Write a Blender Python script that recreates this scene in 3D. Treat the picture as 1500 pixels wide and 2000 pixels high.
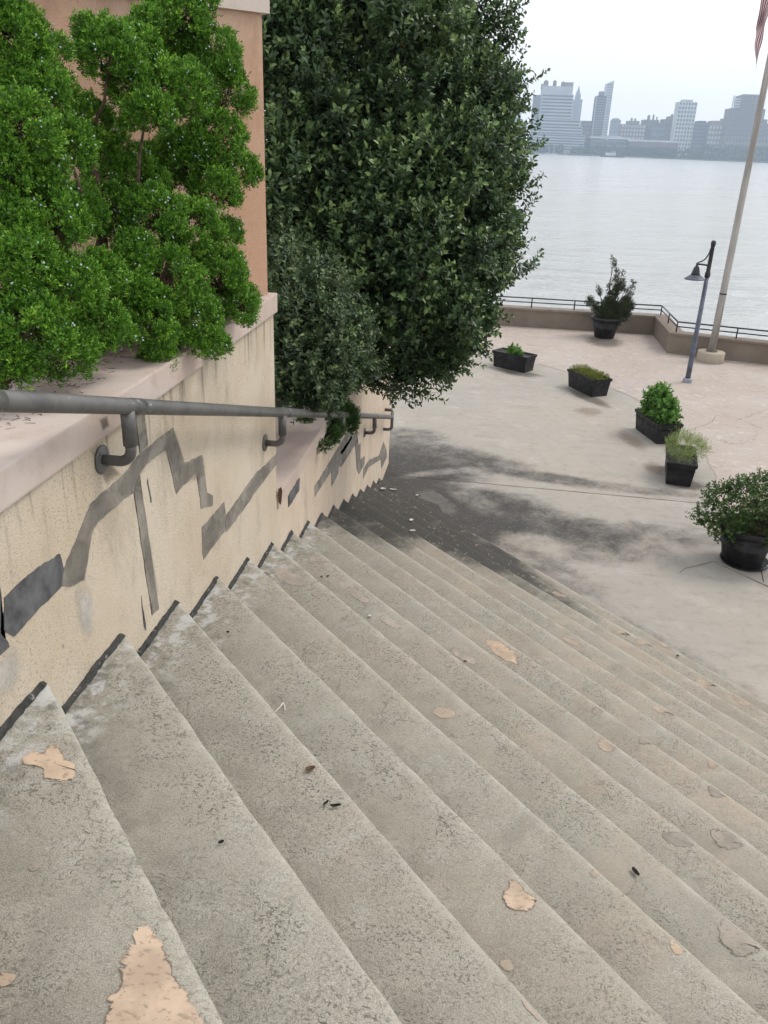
import bpy, bmesh, math, random
import numpy as np
from mathutils import Vector, Matrix, noise

for o in list(bpy.data.objects): bpy.data.objects.remove(o, do_unlink=True)
scene = bpy.context.scene
COL = scene.collection
rng = np.random.default_rng(11)
random.seed(11)

# ------------------------------------------------------------------ camera
# x = away from the stair wall, y = down the stairs along the wall, z = up (plaza = 0)
FPX, PITCH, ROLL, YAW = 1613.37, math.radians(24.1356), math.radians(2.2385), math.radians(6.7305)
CAM = Vector((1.2591, 0.0, 4.195))
_f = Vector((0, math.cos(PITCH), -math.sin(PITCH))); _u = Vector((0, math.sin(PITCH), math.cos(PITCH))); _r = Vector((1, 0, 0))
_R = math.cos(ROLL)*_r + math.sin(ROLL)*_u; _U = -math.sin(ROLL)*_r + math.cos(ROLL)*_u
_rz = Matrix.Rotation(YAW, 3, 'Z')
CR, CU, CF = _rz @ _R, _rz @ _U, _rz @ _f
cam_d = bpy.data.cameras.new('camera'); cam = bpy.data.objects.new('camera', cam_d); COL.objects.link(cam)
M = Matrix((CR, CU, -CF)).transposed().to_4x4(); M.translation = CAM
cam.matrix_world = M
cam_d.sensor_fit = 'VERTICAL'; cam_d.sensor_height = 36.0; cam_d.sensor_width = 27.0
cam_d.lens = FPX/2000*36.0; cam_d.clip_start = 0.05; cam_d.clip_end = 20000
scene.camera = cam

# ------------------------------------------------------------------ sky, sun, exposure
SUN_EL, SUN_AZ = math.radians(52), math.radians(62)      # azimuth clockwise from +y towards +x
world = bpy.data.worlds.new('World'); scene.world = world; world.use_nodes = True
wn = world.node_tree; wn.nodes.clear()
sky = wn.nodes.new('ShaderNodeTexSky'); sky.sky_type = 'NISHITA'; sky.sun_disc = False
sky.sun_elevation = SUN_EL; sky.sun_rotation = SUN_AZ; sky.air_density = 1.0; sky.dust_density = 4.0; sky.ozone_density = 1.0
hs = wn.nodes.new('ShaderNodeHueSaturation'); hs.inputs['Saturation'].default_value = 0.55
mixw = wn.nodes.new('ShaderNodeMix'); mixw.data_type = 'RGBA'; mixw.inputs[0].default_value = 0.6
mixw.inputs[7].default_value = (10.5, 10.5, 10.7, 1)          # even thin overcast
bg = wn.nodes.new('ShaderNodeBackground'); bg.inputs['Strength'].default_value = 0.13
wo = wn.nodes.new('ShaderNodeOutputWorld')
wn.links.new(sky.outputs[0], hs.inputs['Color']); wn.links.new(hs.outputs[0], mixw.inputs[6])
wn.links.new(mixw.outputs[2], bg.inputs[0]); wn.links.new(bg.outputs[0], wo.inputs[0])
sun_d = bpy.data.lights.new('sun', 'SUN'); sun_d.energy = 1.35; sun_d.angle = math.radians(20); sun_d.color = (1.0, 0.95, 0.87)
sun = bpy.data.objects.new('sun', sun_d); COL.objects.link(sun)
sdir = Vector((math.sin(SUN_AZ)*math.cos(SUN_EL), math.cos(SUN_AZ)*math.cos(SUN_EL), math.sin(SUN_EL)))
sun.rotation_euler = sdir.to_track_quat('Z', 'Y').to_euler(); sun.location = (20, 20, 60)
scene.view_settings.view_transform = 'Standard'; scene.view_settings.look = 'None'
scene.view_settings.gamma = 1.0; scene.view_settings.exposure = 0.2; scene.view_settings.use_curve_mapping = False
scene.cycles.adaptive_threshold = .02; scene.cycles.max_bounces = 4; scene.cycles.diffuse_bounces = 2; scene.cycles.glossy_bounces = 2; scene.cycles.transmission_bounces = 3; scene.cycles.transparent_max_bounces = 6; scene.cycles.volume_bounces = 2

# ------------------------------------------------------------------ measuring helpers (pixel of the 1500x2000 photograph -> place)
def ray(x, y): return CF + CR*((x-750)/FPX) + CU*((1000-y)/FPX)
def on_z(x, y, z=0.0):
    d = ray(x, y); return CAM + d*((z-CAM.z)/d.z)
def on_x(x, y, X=0.0):
    d = ray(x, y); return CAM + d*((X-CAM.x)/d.x)
def on_y(x, y, Y):
    d = ray(x, y); return CAM + d*((Y-CAM.y)/d.y)
def on_plane(x, y, p, n):
    d = ray(x, y); return CAM + d*((p-CAM).dot(n)/d.dot(n))

# ------------------------------------------------------------------ mesh helpers
def link(name, me, mat=None, parent=None):
    o = bpy.data.objects.new(name, me); COL.objects.link(o)
    if mat is not None: me.materials.append(mat)
    if parent is not None: o.parent = parent
    return o
def tag(o, label=None, cat=None, group=None, kind=None):
    if label: o['label'] = label
    if cat: o['category'] = cat
    if group: o['group'] = group
    if kind: o['kind'] = kind
    return o
def thing(name, label, cat, group=None, loc=(0, 0, 0)):
    o = bpy.data.objects.new(name, None); COL.objects.link(o); o.location = loc; o.empty_display_size = .1
    return tag(o, label, cat, group)
def bm_obj(name, bm, mat, parent=None, smooth=False):
    me = bpy.data.meshes.new(name); bm.normal_update(); bm.to_mesh(me); bm.free()
    if smooth:
        for p in me.polygons: p.use_smooth = True
    return link(name, me, mat, parent)
def np_obj(name, V, F, mat, parent=None, attrs=None, smooth=False):
    """V (n,3), F (m,k) faces of one size, attrs {name: per-face float}"""
    V = np.asarray(V, np.float32); F = np.asarray(F, np.int32); k = F.shape[1]
    me = bpy.data.meshes.new(name)
    me.vertices.add(len(V)); me.vertices.foreach_set('co', V.ravel())
    me.loops.add(F.size); me.loops.foreach_set('vertex_index', F.ravel())
    me.polygons.add(len(F)); me.polygons.foreach_set('loop_start', np.arange(0, F.size, k, dtype=np.int32))
    me.polygons.foreach_set('loop_total', np.full(len(F), k, np.int32))
    if smooth: me.polygons.foreach_set('use_smooth', np.ones(len(F), bool))
    me.update(calc_edges=True)
    for an, a in (attrs or {}).items():
        at = me.attributes.new(an, 'FLOAT', 'FACE'); at.data.foreach_set('value', np.asarray(a, np.float32))
    return link(name, me, mat, parent)
def box_bm(bm, c, s, rz=0.0, bev=0.0, taper=1.0):
    r = bmesh.ops.create_cube(bm, size=1.0); vs = r['verts']
    for v in vs:
        k = taper if v.co.z < 0 else 1.0
        v.co = Vector((v.co.x*s[0]*k, v.co.y*s[1]*k, v.co.z*s[2]))
    if bev:
        es = list({e for v in vs for e in v.link_edges})
        rr = bmesh.ops.bevel(bm, geom=es, offset=bev, segments=2, affect='EDGES', profile=.7)
        vs = list({v for f in rr['faces'] for v in f.verts} | {v for v in vs if v.is_valid})
    R = Matrix.Rotation(rz, 4, 'Z'); T = Matrix.Translation(Vector(c)) @ R
    bmesh.ops.transform(bm, matrix=T, verts=vs)
    return vs
def prism_bm(bm, pts, z0, z1):
    """vertical prism over a plan polygon (counter-clockwise)"""
    a = [bm.verts.new((p[0], p[1], z0)) for p in pts]; b = [bm.verts.new((p[0], p[1], z1)) for p in pts]
    n = len(pts)
    for i in range(n): bm.faces.new((a[i], a[(i+1) % n], b[(i+1) % n], b[i]))
    bm.faces.new(b); bm.faces.new(a[::-1])
def slab_between(bm, p, q, t0, t1, z0, z1):
    """wall piece along plan line p-q; t0..t1 = offsets to the left of the direction p->q"""
    p, q = Vector(p), Vector(q); d = (q-p).normalized(); n = Vector((-d.y, d.x))
    prism_bm(bm, [p+n*t0, q+n*t0, q+n*t1, p+n*t1], z0, z1)
def tube(pts, rad, seg=10, cap=True):
    pts = [Vector(p) for p in pts]; n = len(pts)
    if not hasattr(rad, '__len__'): rad = [rad]*n
    V = []; F = []
    ref = None
    for i, p in enumerate(pts):
        t = (pts[min(i+1, n-1)] - pts[max(i-1, 0)]).normalized()
        if ref is None:
            ref = t.orthogonal().normalized()
        ref = (ref - t*ref.dot(t)).normalized(); b = t.cross(ref)
        for j in range(seg):
            a = 2*math.pi*j/seg
            V.append(p + (ref*math.cos(a) + b*math.sin(a))*rad[i])
    bm = bmesh.new(); vs = [bm.verts.new(v) for v in V]
    for i in range(n-1):
        for j in range(seg):
            bm.faces.new((vs[i*seg+j], vs[i*seg+(j+1) % seg], vs[(i+1)*seg+(j+1) % seg], vs[(i+1)*seg+j]))
    if cap:
        bm.faces.new(vs[:seg][::-1]); bm.faces.new(vs[-seg:])
    return bm
def tube_into(bm, pts, rad, seg=8):
    b2 = tube(pts, rad, seg); me = bpy.data.meshes.new('tmp'); b2.to_mesh(me); b2.free(); bm.from_mesh(me); bpy.data.meshes.remove(me)
def lathe(profile, seg=32, center=(0, 0, 0)):
    bm = bmesh.new(); rings = []
    for r, z in profile:
        rings.append([bm.verts.new((center[0]+r*math.cos(2*math.pi*j/seg), center[1]+r*math.sin(2*math.pi*j/seg), center[2]+z)) for j in range(seg)])
    for a, b in zip(rings, rings[1:]):
        for j in range(seg): bm.faces.new((a[j], a[(j+1) % seg], b[(j+1) % seg], b[j]))
    if profile[0][0] > 1e-4: bm.faces.new(rings[0][::-1])
    if profile[-1][0] > 1e-4: bm.faces.new(rings[-1])
    bmesh.ops.remove_doubles(bm, verts=bm.verts, dist=1e-5)
    return bm

# ------------------------------------------------------------------ material helpers
class NT:
    def __init__(s, name):
        s.m = bpy.data.materials.new(name); s.m.use_nodes = True; s.t = s.m.node_tree; s.t.nodes.clear()
        s.out = s.t.nodes.new('ShaderNodeOutputMaterial'); s.p = s.t.nodes.new('ShaderNodeBsdfPrincipled')
        s.t.links.new(s.p.outputs[0], s.out.inputs[0])
        g = s.t.nodes.new('ShaderNodeNewGeometry'); s.pos = g.outputs['Position']; s.nrm = g.outputs['Normal']
    def L(s, a, b): s.t.links.new(a, b)
    def val(s, sock, v):
        if hasattr(v, 'is_linked') or isinstance(v, bpy.types.NodeSocket): s.L(v, sock)
        elif isinstance(v, (tuple, list)) and len(v) == 3 and len(getattr(sock, 'default_value', (0,))) == 4: sock.default_value = (*v, 1)
        else: sock.default_value = v
    def mapping(s, scale=(1, 1, 1), loc=(0, 0, 0), rot=(0, 0, 0), src=None):
        n = s.t.nodes.new('ShaderNodeMapping'); n.inputs['Scale'].default_value = scale; n.inputs['Location'].default_value = loc; n.inputs['Rotation'].default_value = rot
        s.L(src or s.pos, n.inputs[0]); return n.outputs[0]
    def noise(s, scale, detail=4, rough=.55, src=None, dist=0.0, col=False):
        n = s.t.nodes.new('ShaderNodeTexNoise'); n.inputs['Scale'].default_value = scale; n.inputs['Detail'].default_value = detail
        n.inputs['Roughness'].default_value = rough; n.inputs['Distortion'].default_value = dist
        s.L(src or s.pos, n.inputs['Vector']); return n.outputs['Color' if col else 'Fac']
    def voro(s, scale, feature='F1', src=None, rnd=1.0, out='Distance'):
        n = s.t.nodes.new('ShaderNodeTexVoronoi'); n.feature = feature; n.inputs['Scale'].default_value = scale; n.inputs['Randomness'].default_value = rnd
        s.L(src or s.pos, n.inputs['Vector']); return n.outputs[out]
    def ramp(s, x, a, b, lo=0.0, hi=1.0):
        n = s.t.nodes.new('ShaderNodeMapRange'); n.interpolation_type = 'SMOOTHSTEP'; s.L(x, n.inputs[0])
        for i, v in enumerate((a, b, lo, hi)): n.inputs[1+i].default_value = v
        return n.outputs[0]
    def math(s, op, a, b=0.0, c=0.0):
        n = s.t.nodes.new('ShaderNodeMath'); n.operation = op
        for i, v in enumerate((a, b, c)): s.val(n.inputs[i], v)
        return n.outputs[0]
    def mix(s, f, a, b, mode='MIX'):
        n = s.t.nodes.new('ShaderNodeMix'); n.data_type = 'RGBA'; n.blend_type = mode; n.clamp_factor = True
        s.val(n.inputs[0], f); s.val(n.inputs[6], a); s.val(n.inputs[7], b); return n.outputs[2]
    def attr(s, name, out='Fac'):
        n = s.t.nodes.new('ShaderNodeAttribute'); n.attribute_name = name; return n.outputs[out]
    def sep(s, src=None):
        n = s.t.nodes.new('ShaderNodeSeparateXYZ'); s.L(src or s.pos, n.inputs[0]); return n.outputs
    def vadd(s, a, b):
        n = s.t.nodes.new('ShaderNodeVectorMath'); n.operation = 'ADD'; s.val(n.inputs[0], a); s.val(n.inputs[1], b); return n.outputs[0]
    def vscale(s, a, k):
        n = s.t.nodes.new('ShaderNodeVectorMath'); n.operation = 'SCALE'; s.val(n.inputs[0], a); s.val(n.inputs['Scale'], k); return n.outputs[0]
    def bump(s, h, strength=.5, dist=.01):
        n = s.t.nodes.new('ShaderNodeBump'); n.inputs['Strength'].default_value = strength; n.inputs['Distance'].default_value = dist
        s.L(h, n.inputs['Height']); s.L(n.outputs[0], s.p.inputs['Normal']); return n.outputs[0]
    def done(s, col=None, rough=.8, spec=.3, metal=0.0):
        if col is not None: s.val(s.p.inputs['Base Color'], col)
        s.val(s.p.inputs['Roughness'], rough); s.val(s.p.inputs['Specular IOR Level'], spec); s.val(s.p.inputs['Metallic'], metal)
        return s.m

def plain(name, col, rough=.6, spec=.4, var=.25, scale=12, bump=0.0, metal=0.0):
    n = NT(name); f = n.ramp(n.noise(scale, 5), .3, .7)
    c = n.mix(f, tuple(x*(1-var) for x in col), tuple(min(1, x*(1+var)) for x in col))
    if bump: n.bump(n.noise(scale*8, 3), bump, .005)
    return n.done(c, rough, spec, metal)

# weathered sandy coating of the stairs
def mat_stair():
    n = NT('stair_coating')
    big = n.noise(1.3, 5, .6); mid = n.noise(6, 5, .6, dist=.4); mid2 = n.noise(9.0, 4, .6, src=n.mapping(loc=(7, 3, 1)))
    c = n.mix(n.ramp(big, .35, .68), (.335, .322, .27), (.345, .315, .262))
    c = n.mix(n.math('MULTIPLY', n.ramp(mid, .5, .75), .5), c, (.26, .245, .205))
    c = n.mix(n.math('MULTIPLY', n.ramp(mid2, .52, .72), .55), c, (.40, .385, .345))
    # short dark ticks left in the worn trowelled coating
    warp = n.vadd(n.pos, n.vscale(n.noise(40, 2, .5, col=True), .02))
    t1 = n.ramp(n.noise(1, 3, .6, src=n.mapping((60, 150, 75), rot=(0, 0, .7), src=warp)), .56, .64)
    t2 = n.ramp(n.noise(1, 3, .6, src=n.mapping((155, 65, 75), rot=(0, 0, .3), src=warp)), .57, .65)
    dens = n.ramp(n.noise(3.2, 5, .65, src=n.mapping(loc=(3, 9, 2))), .36, .62, .25, 1.0)
    tick = n.math('MULTIPLY', n.math('MAXIMUM', t1, t2), dens)
    c = n.mix(n.math('MULTIPLY', tick, .85), c, (.075, .07, .055))
    dirt_shade = n.math('MULTIPLY', n.attr('back'), n.ramp(n.noise(7, 5, .65, src=n.mapping(loc=(2, 2, 2))), .3, .65, .1, .75))
    c = n.mix(dirt_shade, c, (.20, .185, .15))  # riser-foot dirt, deepened by crease shading mixed into the colour
    grit = n.ramp(n.noise(330, 2, .6), .35, .68, .72, 1.22)
    gc = n.t.nodes.new('ShaderNodeCombineColor'); [n.L(grit, gc.inputs[i]) for i in range(3)]
    c = n.mix(1.0, c, gc.outputs[0], 'MULTIPLY')
    drt = n.math('MULTIPLY', n.ramp(n.noise(2.1, 7, .7, src=n.mapping(loc=(8, 4, 1)), dist=.6), .55, .70), .55)
    c = n.mix(drt, c, (.215, .205, .175))
    # pale worn nosing
    c = n.mix(n.math('MULTIPLY', n.attr('edge'), n.ramp(n.noise(14, 4), .3, .7, .12, .7)), c, (.43, .41, .35))
    # scraped mortar and dirt along the wall
    x = n.sep()[0]
    nw = n.math('MULTIPLY', n.ramp(x, .02, .26, 1, 0), n.ramp(n.noise(16, 5, .65), .45, .62))
    c = n.mix(nw, c, (.46, .46, .45))
    nd = n.math('MULTIPLY', n.ramp(x, .0, .35, 1, 0), n.ramp(n.noise(11, 5, .65, src=n.mapping(loc=(5, 1, 0))), .5, .66))
    c = n.mix(n.math('MULTIPLY', nd, .7), c, (.11, .105, .09))
    far = n.ramp(n.math('ADD', n.math('MULTIPLY', x, .9), n.math('MULTIPLY', n.sep()[1], .22)), .9, 3.0)
    pm = n.math('MULTIPLY', far, n.ramp(n.noise(3.0, 9, .74, src=n.mapping(loc=(6, 6, 0)), dist=.7), .46, .66, .05, .62))
    c = n.mix(pm, c, (.385, .315, .245))
    bm_ = n.math('MULTIPLY', far, n.ramp(n.noise(1.6, 8, .72, src=n.mapping(loc=(1, 6, 5))), .48, .68, 0, .55))
    c = n.mix(bm_, c, (.235, .205, .165))
    # hairline cracks
    cr = n.ramp(n.voro(1.7, 'DISTANCE_TO_EDGE', src=n.vadd(n.pos, n.vscale(n.noise(5, 5, .7, col=True), .35))), .0, .006, 1, 0)
    c = n.mix(n.math('MULTIPLY', cr, n.ramp(n.noise(1.1, 2), .52, .62, 0, .75)), c, (.08, .07, .055))
    # mottled black area below the tree
    g = n.attr('dark_mask')
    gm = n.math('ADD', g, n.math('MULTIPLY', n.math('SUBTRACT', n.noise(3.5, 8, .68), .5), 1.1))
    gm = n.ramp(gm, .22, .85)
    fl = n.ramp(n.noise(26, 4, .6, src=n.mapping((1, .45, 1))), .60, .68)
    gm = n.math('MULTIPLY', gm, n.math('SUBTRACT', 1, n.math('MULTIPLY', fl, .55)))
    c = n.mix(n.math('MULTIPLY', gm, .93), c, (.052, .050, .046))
    h = n.math('ADD', n.math('MULTIPLY', tick, -.6), n.math('MULTIPLY', n.noise(220, 2), .6))
    n.bump(n.math('ADD', h, n.math('MULTIPLY', n.noise(18, 4), .9)), .45, .006)
    return n.done(c, .9, .25)
def mat_plaza():
    n = NT('plaza_concrete')
    c = n.mix(n.ramp(n.noise(.55, 6, .6), .38, .62), (.355, .32, .275), (.33, .31, .275))
    c = n.mix(n.math('MULTIPLY', n.ramp(n.noise(2.2, 6, .65, src=n.mapping(loc=(4, 2, 0))), .5, .72), .6), c, (.42, .395, .365))
    c = n.mix(n.math('MULTIPLY', n.ramp(n.noise(7, 6, .65, src=n.mapping(loc=(1, 8, 0))), .50, .70), .6), c, (.27, .24, .20))
    c = n.mix(n.math('MULTIPLY', n.ramp(n.noise(1, 7, .7, src=n.mapping((1.2, 5, 1))), .52, .68), .4), c, (.25, .225, .19))
    c = n.mix(n.math('MULTIPLY', n.ramp(n.noise(60, 3, .6), .58, .7), .4), c, (.2, .18, .15))
    g = n.attr('dark_mask')  # dark blotches carried on from the lower steps
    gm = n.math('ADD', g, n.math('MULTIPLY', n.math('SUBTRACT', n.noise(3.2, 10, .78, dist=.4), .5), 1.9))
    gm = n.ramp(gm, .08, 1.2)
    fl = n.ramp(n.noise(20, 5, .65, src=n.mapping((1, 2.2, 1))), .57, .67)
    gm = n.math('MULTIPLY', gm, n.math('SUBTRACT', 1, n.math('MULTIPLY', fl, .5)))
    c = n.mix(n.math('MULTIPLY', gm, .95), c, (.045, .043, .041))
    n.bump(n.math('ADD', n.noise(14, 6, .65), n.math('MULTIPLY', n.noise(120, 3), .4)), .4, .008)
    return n.done(c, .85, .3)
def mat_stamped():
    n = NT('stamped_paving')
    warp = n.vadd(n.pos, n.vscale(n.noise(2.2, 5, .65, col=True), .55))
    e1 = n.voro(1.9, 'DISTANCE_TO_EDGE', src=warp); e2 = n.voro(4.6, 'DISTANCE_TO_EDGE', src=warp)
    c = n.mix(n.ramp(n.noise(.8, 5), .35, .65), (.365, .305, .262), (.39, .34, .30))
    c = n.mix(n.math('MULTIPLY', n.ramp(n.noise(4, 6, .65), .5, .7), .5), c, (.37, .32, .275))
    c = n.mix(n.math('MULTIPLY', n.ramp(n.noise(6, 6, .6, src=n.mapping(loc=(3, 3, 0))), .55, .7), .5), c, (.56, .5, .46))
    l1 = n.math('MULTIPLY', n.ramp(e1, .0, .011, 1, 0), n.ramp(n.noise(1.7, 3), .42, .55))
    l2 = n.math('MULTIPLY', n.ramp(e2, .0, .018, 1, 0), n.ramp(n.noise(2.7, 3, src=n.mapping(loc=(9, 0, 0))), .5, .62))
    ln = n.math('MAXIMUM', l1, l2)
    c = n.mix(n.math('MULTIPLY', ln, .6), c, (.16, .135, .115))
    n.bump(n.math('SUBTRACT', n.math('MULTIPLY', n.noise(5, 6, .65), .7), n.math('MULTIPLY', ln, .8)), .5, .02)
    return n.done(c, .7, .4)
def mat_stucco(name, a, b, streak_z=None, fine=170, bumps=.6, pit=0.0):
    n = NT(name)
    c = n.mix(n.ramp(n.noise(1.6, 5, .6), .35, .66), a, b)
    c = n.mix(n.math('MULTIPLY', n.ramp(n.noise(7, 5, .6), .52, .75), .35), c, tuple(x*.72 for x in a))
    pits = n.ramp(n.noise(1, 3, .6, src=n.mapping((70, 70, 175))), .54, .66)
    pm = n.math('MULTIPLY', pits, n.ramp(n.noise(2.1, 4), .36, .62, .25*pit, .9*pit))
    c = n.mix(pm, c, tuple(x*.38 for x in a))
    spall = n.ramp(n.noise(1, 6, .7, src=n.mapping((9, 9, 3.2), loc=(2, 1, 4))), .675, .70)
    c = n.mix(n.math('MULTIPLY', spall, .8), c, (.13, .115, .09))
    gr = n.math('MULTIPLY', n.ramp(n.noise(1, 6, .7, src=n.mapping((3.5, 3.5, 1.6), loc=(3, 3, 1))), .50, .70), .45 if pit else .2)
    c = n.mix(gr, c, tuple(x*.55 for x in a))
    if streak_z is not None:
        z = n.sep()[2]
        st = n.ramp(n.noise(1, 4, .6, src=n.mapping((15, 15, 1.0))), .52, .70)
        st = n.math('MULTIPLY', st, n.ramp(z, streak_z-.30, streak_z, 0, .85))
        c = n.mix(st, c, (.12, .10, .08))
    n.bump(n.math('ADD', n.math('MULTIPLY', n.noise(fine, 3, .6), 1.0), n.math('MULTIPLY', n.noise(fine/5, 4), .6)), bumps, .006)
    return n.done(c, .92, .2)

def mat_leaf(name, dark, mid, light, rough=.45, trans=.25, spec=.4):
    n = NT(name); t = n.attr('tint')
    c = n.mix(n.ramp(t, 0.0, .55), dark, mid); c = n.mix(n.ramp(t, .6, 1.0), c, light)
    n.done(c, rough, spec)
    tr = n.t.nodes.new('ShaderNodeBsdfTranslucent'); n.L(n.mix(.5, c, tuple(x*1.3 for x in light)), tr.inputs[0])
    mx = n.t.nodes.new('ShaderNodeMixShader'); mx.inputs[0].default_value = trans
    n.L(n.p.outputs[0], mx.inputs[1]); n.L(tr.outputs[0], mx.inputs[2]); n.L(mx.outputs[0], n.out.inputs[0])
    return n.m

MS = dict(
    stair=mat_stair(), plaza=mat_plaza(), stamped=mat_stamped(),
    wall=mat_stucco('beige_stucco', (.515, .435, .33), (.575, .505, .405), 3.26, pit=.8),
    wall_low=mat_stucco('pale_stucco', (.56, .455, .35), (.60, .51, .41), None, pit=.55),
    pink=mat_stucco('pink_coping_paint', (.465, .37, .318), (.54, .47, .425), None, 120, .25),
    pale_cop=mat_stucco('pale_coping_paint', (.60, .50, .43), (.64, .56, .50), None, 120, .25),
    peach=mat_stucco('peach_stucco', (.60, .375, .255), (.60, .43, .325), None, 150, .4, .25),
    mortar=None,
)
def mat_mortar():
    n = NT('grey_mortar_repair')
    c = n.mix(n.ramp(n.noise(5, 6, .65, dist=.6), .35, .68), (.15, .135, .115), (.28, .26, .225))
    c = n.mix(n.math('MULTIPLY', n.ramp(n.noise(7, 7, .7, dist=1.0), .50, .66), .7), c, (.085, .08, .072))
    c = n.mix(n.math('MULTIPLY', n.ramp(n.noise(19, 6, .7, src=n.mapping(loc=(3, 1, 2))), .58, .68), .5), c, (.40, .36, .29))
    n.bump(n.noise(60, 4), .3, .004); return n.done(c, .8, .3)
MS['mortar'] = mat_mortar()
MS['mortar_dark'] = plain('dark_mortar_repair', (.085, .088, .092), .6, .4, .6, 9, .2)
def mat_sealant():
    n = NT('black_joint_sealant'); c = n.mix(n.ramp(n.noise(25, 5, .65), .35, .65), (.016, .017, .015), (.045, .044, .038))
    c = n.mix(n.ramp(n.noise(34, 5, .7, src=n.mapping(loc=(4, 2, 1))), .60, .66, 0, .8), c, (.30, .29, .27))
    n.bump(n.noise(60, 4), .6, .008); return n.done(c, .6, .3)
MS['sealant'] = mat_sealant()
MS['peel'] = plain('bare_peach_concrete', (.56, .40, .285), .9, .2, .10, 40, .4)
MS['peel_grey'] = plain('bare_grey_concrete', (.42, .375, .33), .9, .2, .15, 30, .4)
MS['peel_white'] = plain('bare_pale_concrete', (.56, .49, .42), .9, .2, .10, 30, .4)
MS['crack'] = plain('crack_dirt', (.06, .05, .04), .95, .1)
MS['whitewash'] = plain('chalky_white_paint', (.62, .60, .57), .9, .2, .15, 18, .5)
def mat_rail():
    n = NT('weathered_grey_steel')
    c = n.mix(n.ramp(n.noise(9, 5, .65), .35, .65), (.085, .085, .082), (.13, .128, .122))
    sc = n.ramp(n.noise(1, 5, .65, src=n.mapping((40, 8, 40))), .66, .72)
    c = n.mix(n.math('MULTIPLY', sc, .6), c, (.42, .42, .41))
    n.bump(n.noise(70, 4), .15, .004); return n.done(c, .42, .5, .15)
MS['rail'] = mat_rail()
MS['soil'] = plain('planter_soil', (.075, .055, .04), .95, .1, .5, 25, 1.0)
MS['bark'] = plain('grey_brown_bark', (.12, .085, .06), .9, .2, .4, 30, .8)
def mat_plastic():
    n = NT('black_planter_plastic'); c = n.mix(n.ramp(n.noise(7, 6, .65), .45, .72), (.010, .010, .012), (.032, .031, .030))
    c = n.mix(n.ramp(n.noise(1, 5, .7, src=n.mapping((30, 30, 6))), .60, .72, 0, .6), c, (.10, .09, .08)); n.bump(n.noise(40, 4), .1, .004)
    return n.done(c, n.ramp(n.noise(12, 4), .3, .7, .4, .7), .3)
MS['black_plastic'] = mat_plastic()
MS['black_metal'] = plain('black_painted_metal', (.014, .014, .016), .4, .5, .3, 10)
MS['lamp_pole'] = plain('blue_grey_painted_steel', (.10, .115, .155), .5, .4, .3, 6, .1)
MS['parapet'] = mat_stucco('brown_parapet_paint', (.19, .155, .125), (.225, .19, .155), None, 60, .2)
MS['drum'] = mat_stucco('drum_concrete', (.36, .31, .245), (.40, .355, .29), None, 60, .3)
def mat_pole():
    n = NT('weathered_white_pole')
    z = n.sep()[2]
    c = n.mix(n.ramp(n.noise(1, 5, .6, src=n.mapping((12, 12, 1.2))), .35, .65), (.40, .385, .36), (.27, .255, .235))
    c = n.mix(n.ramp(n.noise(1, 3, .6, src=n.mapping((3, 3, 2.2), loc=(0, 0, 3))), .60, .72, 0, .7), c, (.2, .19, .17))
    return n.done(c, .6, .3)
MS['pole'] = mat_pole()

def mat_decal(name, col, nscale=11, amp=1.5, rim=True, soft=.03, op=1.0):
    n = NT(name); a = n.attr('mask')
    nz = n.noise(nscale, 9, .74, dist=.8)
    m = n.math('ADD', a, n.math('MULTIPLY', n.math('SUBTRACT', nz, .5), amp))
    c = n.mix(n.ramp(n.noise(9, 5, .6), .35, .65), tuple(x*.80 for x in col), tuple(x*1.08 for x in col))
    sp = n.ramp(n.noise(1, 3, .6, src=n.mapping((55, 110, 60), rot=(0, 0, .5))), .57, .66)
    c = n.mix(n.math('MULTIPLY', sp, .55), c, tuple(x*.4 for x in col))
    if rim:
        r = n.math('MULTIPLY', n.ramp(m, .38, .41), n.ramp(m, .43, .50, 1, 0))
        c = n.mix(n.math('MULTIPLY', r, n.ramp(n.noise(5, 3), .44, .6, 0, .8)), c, (.07, .06, .045))
    n.done(c, .9, .2)
    al = n.math('MULTIPLY', n.math('MULTIPLY', n.ramp(m, .40-soft/2, .40+soft/2), n.ramp(a, .0, .06 + soft)), op); tr = n.t.nodes.new('ShaderNodeBsdfTransparent'); mx = n.t.nodes.new('ShaderNodeMixShader')
    n.L(al, mx.inputs[0]); n.L(tr.outputs[0], mx.inputs[1]); n.L(n.p.outputs[0], mx.inputs[2]); n.L(mx.outputs[0], n.out.inputs[0]); return n.m
def decal(name, pts, mat, parent, grow=1.3):
    """flat skin over an outline; mask runs from 0 at its rim to 1 in the middle, the material wears the rim away"""
    c = sum(pts, Vector((0, 0, 0)))/len(pts); bm = bmesh.new(); lay = []
    for sc in (grow, grow*.72, grow*.36): lay.append([bm.verts.new(c+(q-c)*sc) for q in pts])
    cv = bm.verts.new(c); n = len(pts)
    for A, B in zip(lay, lay[1:]):
        for i in range(n): bm.faces.new((A[i], A[(i+1) % n], B[(i+1) % n], B[i]))
    for i in range(n): bm.faces.new((lay[-1][i], lay[-1][(i+1) % n], cv))
    bmesh.ops.recalc_face_normals(bm, faces=bm.faces)
    o = bm_obj(name, bm, mat, parent); at = o.data.attributes.new('mask', 'FLOAT', 'POINT')
    at.data.foreach_set('value', [0.0]*n + [.42]*n + [.85]*n + [1.0]); return o
MS['d_peel'] = mat_decal('bare_peach_concrete', (.50, .385, .285)); MS['d_grey'] = mat_decal('bare_grey_concrete', (.36, .32, .27), 9, 2.0, True, .1, .8); MS['d_faint'] = mat_decal('half_worn_peach', (.46, .375, .295), 9, 1.9, False, .2, .8); MS['d_white'] = mat_decal('bare_pale_concrete', (.44, .385, .33), 9, 2.0, False, .3, .75)
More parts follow.
